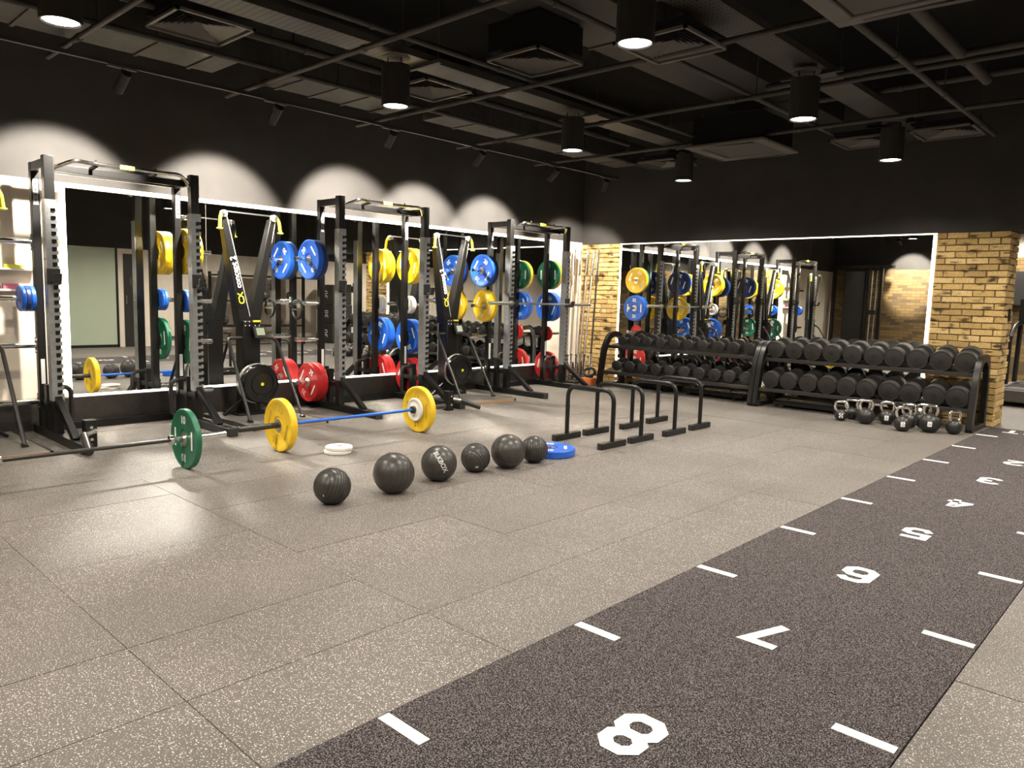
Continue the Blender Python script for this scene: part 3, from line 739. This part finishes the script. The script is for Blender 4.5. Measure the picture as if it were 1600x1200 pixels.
db_rack(-6.98, -4.425, 'two-tier rack of smaller dumbbells next to the corner brick pier')
db_rack(-4.415, -1.87, 'two-tier rack of larger dumbbells beside the turf lane')
hd = MB().lathe([(.0005, 0), (.80, 0), (.83, .012), (.88, .012), (.97, 0), (1.0, .05), (1.0, .90), (.95, .97), (.60, 1.0), (.3, 1.0)], 28, 'y').mesh('weight_head'); hd.materials.append(M['rubber'])
ec = MB().lathe([(.0005, -.012), (.22, -.012), (.25, -.006), (.25, .02), (.0005, .02)], 20, 'y').mesh('end_cap'); ec.materials.append(M['matt'])
hn = MB().lathe([(.0135, -.075), (.0165, -.04), (.0175, 0), (.0165, .04), (.0135, .075)], 14, 'y').mesh('handle'); hn.materials.append(M['steel'])
ORD = ['first', 'second', 'third', 'fourth', 'fifth', 'sixth', 'seventh', 'eighth', 'ninth', 'tenth']
def dumbbell(x, y, z, r, hl, label, tilt):
    d = thing('dumbbell', label, 'dumbbell', (x, y, z), 0, 'black dumbbells on the racks'); d.rotation_euler = (tilt, 0, R(random.uniform(-4, 4)))
    for s in (-1, 1):
        h = place(hd, 'weight_head', None, d, 0, (0, s * (.068 + hl), 0), (0, 0, 0 if s < 0 else math.pi)); h.scale = (r, hl, r)
        if s < 0:
            c = place(ec, 'end_cap', None, h)
    place(hn, 'handle', None, d)
TILT = math.atan2(.07, .36)
def db_row(x0, x1, zf, yf, r0, r1, h0, h1, where):
    for i in range(10):
        t = i / 9; r = r0 + (r1 - r0) * t; hl = h0 + (h1 - h0) * t
        x = x0 + (x1 - x0) * t
        y = yf + .165; z = zf + .032 + (r + .004) / math.cos(TILT)
        dumbbell(x, y, z, r, hl, '%s dumbbell from the left on the %s' % (ORD[i], where), TILT)
db_row(-6.72, -4.62, .635, 9.59, .073, .082, .046, .055, 'upper shelf of the rack with small dumbbells')
db_row(-6.70, -4.58, .245, 9.45, .080, .088, .050, .060, 'lower shelf of the rack with small dumbbells')
db_row(-4.235, -2.04, .635, 9.59, .110, .119, .092, .108, 'upper shelf of the rack with large dumbbells')
db_row(-4.215, -2.055, .245, 9.45, .110, .119, .092, .108, 'lower shelf of the rack with large dumbbells')

# low sled boards stored beneath the racks
def slide_board(x, y, L_, label):
    b = thing('slide_bench', label, 'bench', (x, y, 0), 0, 'flat benches under the dumbbell racks')
    MB().box((-L_ / 2, -.14, .03), (L_ / 2, .14, .085)).build('bench_rail', 'black', b, .005)
    MB().box((-L_ / 2 + .02, -.10, .085), (L_ / 2 - .02, .02, .105)).build('bench_top', 'board', b, .005)
    for s in (-1, 1):
        MB().box((s * (L_ / 2 - .12) - .03, -.16, 0), (s * (L_ / 2 - .12) + .03, .16, .03)).build('foot', 'matt', b)
        k = MB().cyl((s * L_ * .3, -.09, .105), (s * L_ * .3, -.09, .135), .012, 10); k.cyl((s * L_ * .3, -.09, .135), (s * L_ * .3, -.09, .15), .028, 14); k.build('knob', 'matt', b)
slide_board(-5.2, 9.88, .95, 'low black bench with knobs under the small dumbbells, right one')
slide_board(-6.25, 9.92, .80, 'low black bench under the small dumbbells, nearer the corner')
slide_board(-3.75, 9.74, .95, 'low black bench with knobs under the large dumbbells')

# ------------------------------------------------------------------ kettlebells
def kettlebell(x, y, r, label, rz, num=None):
    k = thing('kettlebell', label, 'kettlebell', (x, y, 0), rz, 'kettlebells on the floor before the dumbbell rack')
    n = 20; zc = r * .93
    prof = [(max(.0005, r * math.sin(math.pi * i / n)), max(-zc, -r * math.cos(math.pi * i / n))) for i in range(n + 1)]
    MB().lathe(prof, 28, 'z', (0, 0, zc)).build('bell', 'kb', k)
    hw = .068; hh = zc + r + .085
    MB().tube(rounded([(-.045, 0, zc + r * .72), (-hw, 0, zc + r * 1.05), (-hw * .98, 0, hh), (hw * .98, 0, hh), (hw, 0, zc + r * 1.05), (.045, 0, zc + r * .72)], .045, 6), .0165, 12).build('handle', 'chrome', k, label='polished steel handle')
    if num:
        pt = MB(); a0 = .16
        poly = [(a, b) for a, b in ((-.017, -.028), (.017, -.028), (.022, -.018), (.022, .018), (.017, .028), (-.017, .028), (-.022, .018), (-.022, -.018))]
        fn = lambda a, b, e: ((a), -math.sqrt(max(0, (r + .0015) ** 2 - a * a - b * b)) - e, zc + b)
        pt.add([fn(a, b, 0) for a, b in poly] + [fn(0, 0, 0)], [(i, (i + 1) % 8, 8) for i in range(8)])
        lb = pt.build('weight_label', 'white', k)
        t = MB(); add_text(t, num, .028, lambda a, b, e: fn(a, b, .0015), 0); t.build('number', 'matt', lb)
KB = [(-3.17, 9.12, .072, 'small kettlebell in front at the left end of the group', .35, '8'), (-3.13, 9.36, .074, 'kettlebell half hidden behind the leftmost one', .2, None),
      (-2.89, 9.12, .095, 'kettlebell with a short white strip, second cluster from the left', .5, None), (-2.98, 9.30, .085, 'kettlebell hidden behind the second cluster from the left', .3, None),
      (-2.715, 9.30, .088, 'kettlebell alone in the middle, labelled sixteen', .25, '16'), (-2.44, 8.93, .090, 'kettlebell standing furthest forward, labelled twelve', .3, '12'),
      (-2.46, 9.22, .092, 'kettlebell right behind the one furthest forward', .1, None), (-2.36, 9.40, .090, 'kettlebell at the back, just left of the largest', .1, None),
      (-2.215, 9.10, .108, 'largest kettlebell of the group, labelled twenty-four', .25, '24'), (-2.0, 9.2, .084, 'kettlebell at the right end beside the rack foot, turned sideways', 1.0, None)]
for a in KB: kettlebell(*a)

# ------------------------------------------------------------------ bars standing in the corner
def stand_bar(i, bx, by, tx, ty, L_, shaft, label):
    b = thing('upright_bar', label, 'barbell', (bx, by, 0.04), 0, 'chrome bars standing in the corner')
    d = (Vector((tx, ty, 2.1)) - Vector((bx, by, .04))).normalized(); b.rotation_mode = 'QUATERNION'; b.rotation_quaternion = d.to_track_quat('Z', 'Y')
    MB().cyl((0, 0, .40), (0, 0, L_ - .40), .0142, 10).build('shaft', shaft, b)
    for z0, z1 in ((0, .40), (L_ - .40, L_)): MB().cyl((0, 0, z0), (0, 0, z1), .025, 14).build('sleeve', 'chrome', b)
    for z in (.40, L_ - .40): MB().cyl((0, 0, z - .012), (0, 0, z + .012), .037, 14).build('collar', 'chrome', b)
spots = [(-7.60, 9.42, -7.80, 9.62, 1.96), (-7.68, 9.60, -7.83, 9.80, 2.12), (-7.56, 9.58, -7.74, 9.84, 2.12), (-7.62, 9.74, -7.70, 10.0, 2.12), (-7.50, 9.70, -7.60, 10.02, 2.12), (-7.48, 9.86, -7.53, 10.05, 2.12)]
names = ['shortest chrome bar at the left of the upright bunch', 'second upright chrome bar from the left in the corner bunch', 'third upright chrome bar from the left in the corner bunch', 'fourth upright chrome bar from the left in the corner bunch', 'fifth upright chrome bar from the left in the corner bunch', 'dark shafted bar at the right of the upright corner bunch']
for i, (s, n) in enumerate(zip(spots, names)): stand_bar(i, *s[:4], s[4], 'bronze' if i == 5 else 'steel', n)
hb = thing('bar_holder', 'low black floor holder that carries the upright chrome bars', 'bar holder', (-7.6, 9.66, 0))
MB().box((-.20, -.32, 0), (.22, .30, .035)).build('base_plate', 'black', hb, .005)
for s in spots:
    q = MB(); n = 18
    q.tube([(s[0] + 7.6 + .036 * math.cos(6.2832 * i / n), s[1] - 9.66 + .036 * math.sin(6.2832 * i / n), .10) for i in range(n + 1)], .006, 6, cap=False)
    for a in (0, 2.1, 4.2): q.cyl((s[0] + 7.6 + .036 * math.cos(a), s[1] - 9.66 + .036 * math.sin(a), .03), (s[0] + 7.6 + .036 * math.cos(a), s[1] - 9.66 + .036 * math.sin(a), .10), .005, 6)
    q.build('bar_socket', 'black', hb)

ob = thing('foam_block', 'orange foam block on the floor in the corner', 'foam block', (-7.22, 9.50, 0))
MB().box((-.10, -.09, 0), (.10, .09, .11)).build('block', 'orange', ob, .008)
wb = thing('weighted_strap', 'black looped strap lying on the orange foam block', 'strap', (-7.22, 9.52, .112))
q = MB(); n = 24
q.tube([(.105 * math.cos(6.2832 * i / n), .03 * math.sin(6.2832 * i / n), .085 + .06 * math.sin(6.2832 * i / n)) for i in range(n + 1)], .022, 8, cap=False); q.build('loop', 'matt', wb)
MB().box((-.06, -.03, 0), (.06, .03, .03)).build('strap_base', 'matt', wb, .004)

# acrylic shelf on the cream wall
sh = thing('wall_shelf', 'small pale shelf unit on the cream wall left of the nearest rack', 'shelf', (XL, 1.75, 1.27))
for z in (0, .185): MB().box((0, -.35, z), (.10, .30, z + .018)).build('shelf_board', 'whiteplate', sh, .002)
MB().box((0, -.35, .018), (.006, .30, .185)).build('back_panel', 'cream', sh)
tag(MB().box((XL + .012, 1.80, 1.289), (XL + .07, 1.92, 1.335)).build('carton', 'pink', None, .002), 'small pink carton on the shelf of the cream wall', 'carton')
tag(MB().box((XL + .012, 1.62, 1.289), (XL + .07, 1.78, 1.32)).build('carton', 'matt', None, .002), 'small dark carton on the shelf of the cream wall', 'carton')
# yellow card standing on upper board
tag(MB().box((XL + .02, 1.82, 1.4735), (XL + .06, 1.96, 1.505)).build('carton', 'lime', None, .002), 'small yellow carton on top of the wall shelf', 'carton')

# card reader on the brick pier
cr = thing('card_reader', 'black card reader on the side of the brick pier', 'card reader', (LX0 + .022, 10.40, 1.30))
MB().box((0, -.045, -.07), (.022, .045, .07)).build('case', 'gloss', cr, .006)
MB().box((.0218, -.03, .0), (.0235, .03, .05)).build('display', 'board', cr)

# ------------------------------------------------------------------ far room through the opening
tm = thing('treadmill', 'grey and black treadmill in the room beyond the brick pier', 'treadmill', (-1.9, 13.6, 0), R(0))
MB().box((-.45, -1.0, .06), (.45, .8, .24)).build('deck', 'board', tm, .02)
MB().box((-.32, -.98, .24), (.32, .6, .25)).build('running_belt', 'rubber', tm)
for s in (-1, 1):
    MB().tube(rounded([(s * .40, .55, .2), (s * .40, .62, 1.2), (s * .40, .1, 1.1), (s * .40, -.1, .95)], .12), .035, 12).build('handrail', 'black', tm)
    MB().tube([(s * .40, -.1, .97), (s * .40, -.1, .2)], .03, 12).build('rail_post', 'black', tm)
    MB().box((s * .38 - .06, -.9, 0), (s * .38 + .06, -.7, .06)).build('foot', 'matt', tm)
MB().box((-.42, .5, 1.15), (.42, .62, 1.55)).build('console', 'gloss', tm, .02)
pn = thing('wall_speaker', 'black speaker hung on the far brick wall', 'speaker', (-2.62, YF - .12, 1.75))
MB().box((-.12, -.1, -.3), (.12, .1, .3)).build('cabinet', 'matt', pn, .01)
MB().box((-.03, .1, -.05), (.03, .12, .05)).build('bracket', 'black', pn)
def plyo(x, y, z, label):
    b = thing('plyo_box', label, 'plyo box', (x, y, z), 0, 'black jump boxes in the far room')
    MB().cbox((0, 0, .255), (.6, .6, .51)).build('foam_body', 'rubber', b, .02)
    t = MB(); add_text(t, '30', .22, lambda a, c, e: (-.301, c * 0 + c, .25 + a), .0); add_text(t, '30', .22, lambda a, c, e: (c, -.301, .25 + a), .0)
    t.build('lettering', 'white', b)
plyo(1.45, 11.5, 0, 'lower black jump box reading 30 by the right wall'); plyo(1.45, 11.52, .511, 'middle black jump box reading 30 by the right wall'); plyo(1.45, 11.5, 1.022, 'top black jump box reading 30 by the right wall')
sr = thing('storage_shelf', 'black two-shelf storage frame by the right wall of the far room', 'shelf', (1.5, 9.3, 0))
for y in (-1.1, 1.1):
    for x in (-.25, .25): MB().box((x - .03, y - .03, 0), (x + .03, y + .03, 1.75)).build('post', 'black', sr)
for z in (.45, 1.05, 1.65): MB().box((-.28, -1.13, z), (.28, 1.13, z + .04)).build('shelf_board', 'black', sr)
for i in range(6):
    tag(MB().lathe([(.0005, 0), (.07, .01), (.12, .06), (.13, .12), (.11, .19), (.06, .235), (.0005, .24)], 24, 'z', (1.5, 8.4 + i * .36, .49 + (.6 if i % 2 else 0))).build('medicine_ball', 'ball'),
        '%s black medicine ball along the storage frame by the right wall' % ORD[i], 'ball', 'medicine balls on the storage frame')

# cable machine by the wall behind the camera (seen in the mirror of the back wall)
cm = thing('cable_machine', 'tall black cable machine by the brick wall, seen in the back mirror', 'cable machine', (-7.0, -.75, 0))
MB().box((-.45, -.12, .05), (.05, .12, 2.3)).build('weight_shroud', 'black', cm, .02)
for x in (-.75, .12, .45): MB().box((x - .04, -.05, 0), (x + .04, .05, 2.36)).build('upright', 'black', cm, .004)
for x in (.22, .34): MB().cyl((x, .0, .05), (x, .0, 2.3), .018, 12).build('guide_rod', 'chrome', cm)
MB().box((-.79, -.05, 2.36), (.75, .05, 2.44)).build('top_beam', 'black', cm, .004)
MB().box((-.79, -.3, 0), (.6, .3, .05)).build('base_frame', 'black', cm, .004)
MB().box((.18, -.06, 1.15), (.38, .06, 1.28)).build('carriage', 'matt', cm, .01)

# ------------------------------------------------------------------ ceiling services
def tray(x, y0, y1, z, label, wd=.30):
    t = thing('cable_tray', label, 'cable tray', (x, (y0 + y1) / 2, z)); L_ = (y1 - y0) / 2
    MB().box((-wd / 2, -L_, 0), (wd / 2, L_, .004)).build('tray_floor', 'tray', t)
    for s in (-1, 1): MB().box((s * wd / 2 - .002, -L_, 0), (s * wd / 2 + .002, L_, .055)).build('tray_side', 'service', t)
    for k in range(5):
        y = -L_ + (k + .5) * L_ * .4; br = MB().box((-wd / 2 - .12, y - .02, -.03), (wd / 2 + .12, y + .02, -.002))
        for s in (-1, 1): br.cyl((s * (wd / 2 + .09), y, -.02), (s * (wd / 2 + .09), y, ZC - z), .005, 6)
        br.build('hanger_bracket', 'service', t)
tray(-5.32, -1.2, 10.0, 3.335, 'perforated cable tray above the left row of cylinder lamps')
tray(-2.78, -1.2, 10.0, 3.335, 'perforated cable tray above the right row of cylinder lamps')
def pipe(p, q, r, label, rods=False, name='ceiling_pipe'):
    o = thing(name, label, 'pipe', p, 0, 'pipes under the ceiling'); d = Vector(q) - Vector(p)
    MB().cyl((0, 0, 0), d, r, 12).build('pipe_run', 'service', o)
    n = max(2, int(d.length / 1.3)); dn = d.normalized()
    for k in range(n):
        c = d * ((k + .5) / n); h = MB().cyl(c - dn * .02, c + dn * .02, r * 1.25, 12)
        if rods: h.cyl((c.x, c.y, c.z + r * .5), (c.x, c.y, ZC - p[2]), .005, 6)
        h.build('pipe_clamp', 'service', o)
ZP = 3.2
for i, y in enumerate((2.05, 3.58, 5.10, 6.62, 8.1)):
    pipe((-7.25, y, ZP), (-1.2, y + random.uniform(-.05, .02), ZP), .022, '%s cross pipe from the camera, running under the ceiling towards the racks' % ORD[i])
pipe((-6.22, -1.2, ZP + .05), (-6.2, 9.5, ZP + .05), .022, 'long pipe above the spotlight track parallel to the racks', True)
pipe((-6.02, -1.2, ZP + .22), (-6.02, 8.6, ZP + .22), .03, 'thicker pipe beside the left cable tray parallel to the racks')
pipe((-4.65, -1.2, ZP + .05), (-4.65, 9.3, ZP + .05), .02, 'thin pipe between the tray and the square vents, parallel to the racks')
pipe((-3.36, -1.2, ZP + .05), (-3.36, 9.0, ZP + .05), .022, 'pipe running just left of the right cable tray', True)
pipe((-1.95, -1.2, ZP), (-1.94, 9.46, ZP), .026, 'pipe running above the turf lane at the right of the ceiling', True)
pipe((-1.72, -1.2, ZP + .15), (-1.70, 7.8, ZP + .15), .045, 'thick pipe running above the turf lane')
for i, (y, z) in enumerate(((6.9, 3.35), (8.0, 3.45))):
    pipe((-3.3, y, z), (1.7, y, z), .03, ['cross pipe over the right of the room, nearer one', 'cross pipe over the right of the room, farther one'][i])
def duct(a, b, label):
    c = [(a[i] + b[i]) / 2 for i in range(3)]
    o = thing('air_duct', label, 'air duct', c); MB().box([a[i] - c[i] for i in range(3)], [b[i] - c[i] for i in range(3)]).build('duct_run', 'service', o, .005)
    for yy in (-.35, .35):
        MB().cyl((0, (b[1] - a[1]) * yy, b[2] - c[2]), (0, (b[1] - a[1]) * yy, ZC - c[2]), .008, 6).build('drop_rod', 'service', o)
    n = 4
    for k in range(n):
        y = a[1] - c[1] + (k + .5) * (b[1] - a[1]) / n; MB().box((a[0] - c[0] - .012, y - .015, a[2] - c[2] - .012), (b[0] - c[0] + .012, y + .015, b[2] - c[2])).build('duct_flange', 'service', o)
duct((-6.95, 1.5, 3.30), (-6.42, 3.3, 3.6), 'short grey duct box over the spotlight track, nearest the camera')
duct((-6.95, 3.75, 3.30), (-6.42, 5.25, 3.6), 'short grey duct box over the spotlight track, middle one')
duct((-6.95, 5.8, 3.34), (-6.42, 9.6, 3.6), 'long grey duct box over the spotlight track, farthest one')
duct((-4.45, -1.2, 3.62), (-3.65, 9.8, 3.95), 'wide dark duct high above the middle of the room')
duct((-1.2, -1.2, 3.55), (-.5, 9.8, 3.9), 'wide dark duct high above the turf lane')
def vent(x, y, z, label, sz=.6, ph=.28):
    v = thing('air_vent', label, 'air vent', (x, y, z), 0, 'square ceiling air vents')
    h = sz / 2
    fr = MB()
    for a in (-1, 1): fr.box((-h, a * (h - .012) - .012, 0), (h, a * (h - .012) + .012, .02)); fr.box((a * (h - .012) - .012, -h, 0), (a * (h - .012) + .012, h, .02))
    fr.build('vent_frame', 'vent', v)
    MB().box((-h + .02, -h + .02, .07), (h - .02, h - .02, .07 + ph)).build('plenum_box', 'dark', v)
    for k in range(7):
        q = h - .035 - k * .035; z0 = .02 + k * .002
        if q < .02: break
        lv = MB(); a, b = q, q - .028
        lv.add([(-a, -a, .0), (a, -a, .0), (a, a, .0), (-a, a, .0), (-b, -b, .03), (b, -b, .03), (b, b, .03), (-b, b, .03)], [(0, 1, 5, 4), (1, 2, 6, 5), (2, 3, 7, 6), (3, 0, 4, 7)])
        lv.build('louvre', 'vent', v, loc=(0, 0, z0 - .015 + .012))
vent(-5.88, 2.70, 3.30, 'square louvred vent nearest the camera, near the spotlight track')
vent(-5.86, 4.98, 3.32, 'square louvred vent behind the second cylinder lamp')
vent(-4.42, 4.90, 3.30, 'square louvred vent in the middle of the ceiling', ph=.23)
vent(-5.62, 8.95, 3.17, 'square vent near the corner beside the farthest lamp', ph=.02)
vent(-3.1, 9.0, 3.17, 'square vent left of the last lamp on the right row', ph=.02)
vent(-2.28, 9.0, 3.17, 'square vent right of the last lamp on the right row', ph=.02)
vent(-3.1, 4.9, 3.17, 'square vent behind the near lamp of the right row', ph=.02)
def cassette(x, y, z, label, sz=.95):
    v = thing('air_conditioner', label, 'air conditioner', (x, y, z), 0, 'ceiling cassettes'); h = sz / 2
    MB().box((-h + .06, -h + .06, .04), (h - .06, h - .06, .34)).build('body', 'dark', v)
    p = MB(); i = h - .13
    for a in (-1, 1): p.box((-h, min(a * h, a * i), 0), (h, max(a * h, a * i), .04)); p.box((min(a * h, a * i), -i, 0), (max(a * h, a * i), i, .04))
    p.build('panel_frame', 'vent', v, .012)
    MB().box((-i + .02, -i + .02, .012), (i - .02, i - .02, .035)).build('intake_grille', 'ventdark', v)
    for a in (-1, 1): MB().bar((-i, a * (h - .055), .004), (i, a * (h - .055), -.012), .05, .006).build('air_flap', 'ventdark', v)
cassette(-4.25, 8.35, 3.10, 'ceiling cassette near the back mirror wall')
cassette(-1.55, 4.75, 3.16, 'ceiling cassette over the turf lane at the top of the picture')

# cylinder lamps
def lamp(x, y, label, zb=2.90, light=True, rod=False, gain=1.0):
    l = thing('cylinder_lamp', label, 'ceiling lamp', (x, y, zb), 0, 'black cylinder ceiling lamps')
    MB().lathe([(.098, .012), (.106, 0), (.118, 0), (.118, .33), (.10, .335)], 32, 'z').build('housing', 'matt', l)
    MB().lathe([(.0005, .010), (.098, .010), (.098, .02), (.0005, .02)], 32, 'z').build('diffuser', 'disc', l)
    MB().lathe([(.0005, .385), (.115, .385), (.115, .40), (.0005, .40)], 28, 'z').build('ceiling_plate', 'vent', l)
    q = MB()
    for a in (0, 2.1, 4.2): q.cyl((.07 * math.cos(a), .07 * math.sin(a), .33), (.07 * math.cos(a), .07 * math.sin(a), .39), .006, 6)
    q.build('suspension_pin', 'matt', l)
    if rod: MB().cyl((0, 0, .40), (0, 0, ZC - zb), .012, 8).build('drop_rod', 'matt', l)
    if light: add_spot('lamp_light', (x, y, zb - .006), (x, y, 0), DOWN_W * gain, 150, .6, .06, l)
LP = [(-5.24, 1.56), (-5.22, 4.06), (-5.19, 6.39), (-5.25, 8.76)]
for i, (x, y) in enumerate(LP): lamp(x, y, '%s cylinder lamp from the camera in the row nearer the racks' % ORD[i])
for i, (x, y) in enumerate([(-2.79, 1.56), (-2.78, 3.99), (-2.74, 6.44), (-2.73, 8.72)]): lamp(x, y, '%s cylinder lamp from the camera in the row nearer the turf' % ORD[i])
for i, (x, y) in enumerate([(-.3, 1.5), (-.3, 4.0), (-.3, 6.44), (-.3, 8.72)]): lamp(x, y, '%s added cylinder lamp above the turf lane, outside the picture' % ORD[i], rod=True, gain=(1, 1.1, 1.5, 1.6)[i])  # unseen row added to brighten the lane side and right wall
for i, (x, y) in enumerate([(-2.75, -.6), (-5.25, -.6)]): lamp(x, y, ['cylinder lamp behind the camera, nearer the turf', 'cylinder lamp behind the camera, nearer the racks'][i])
for i, (x, y) in enumerate([(-2.5, 13.2), (.2, 12.4), (.2, 14.8), (-2.5, 15.2)]): lamp(x, y, '%s added cylinder lamp in the room beyond the brick pier' % ORD[i], rod=True, gain=1.6)  # lamps added to brighten the far room and its mirror reflection

# spotlight track along the racks
tk = thing('light_track', 'thin black light track running above the squat racks', 'light track', (-6.62, 4.0, 3.1))
MB().box((-.018, -5.2, -.012), (.018, 5.22, .02)).build('track_rail', 'matt', tk)
q = MB()
for y in (2.05, 3.58, 5.10, 6.62, 8.1): MB().cyl((0, y - 4.0, .02), (0, y - 4.0, .082), .006, 6).build('hanger_clip', 'service', tk)
def track_spot(x, y, z, aimx, aimy, label, watts, size, blend):
    t = thing('track_spotlight', label, 'spotlight', (x, y, z), 0, 'black track spotlights'); a = Vector((aimx, aimy, -1.0)).normalized()
    MB().box((-.015, -.11, -.028), (.015, .11, -.013)).build('track_adapter', 'vent', t)
    MB().cyl((0, 0, -.028), (0, 0, -.07), .009, 8).build('stem', 'matt', t)
    c = Vector((0, 0, -.12)); p = c - a * .08; e = c + a * .11
    MB().tube([p, e], .041, 20).build('spot_barrel', 'matt', t)
    MB().tube([e + a * .0005, e + a * .003], .034, 20).build('spot_lens', 'disc', t)
    s = Vector((x, y, z)) + e + a * .012
    add_spot('spot_light', tuple(s), tuple(s + a), watts, size, blend, .05, t)
for i, (y, ax, ay) in enumerate(((2.40, -1.25, -.14), (3.75, -1.22, .03), (5.09, -1.40, .36), (6.41, -1.32, .16), (7.79, -1.27, .07), (8.93, -.9, .62))):
    track_spot(-6.62, y, 3.10, ax, ay, '%s spotlight from the camera on the track above the racks' % ORD[i], SPOT_W if i < 5 else SPOT_W * .55, 69, .42)
tk2 = thing('light_track', 'short black light track by the brick wall behind the camera', 'light track', (-5.0, -.1, 3.1))
MB().box((-2.0, -.018, -.012), (2.2, .018, .02)).build('track_rail', 'matt', tk2)
for i, x in enumerate((-6.0, -4.4)):
    track_spot(x, -.1, 3.10, 0, -1.5, ['spotlight over the brick wall behind the camera, nearer the racks', 'spotlight over the brick wall behind the camera, farther from the racks'][i], SPOT_S_W, 54, .3)
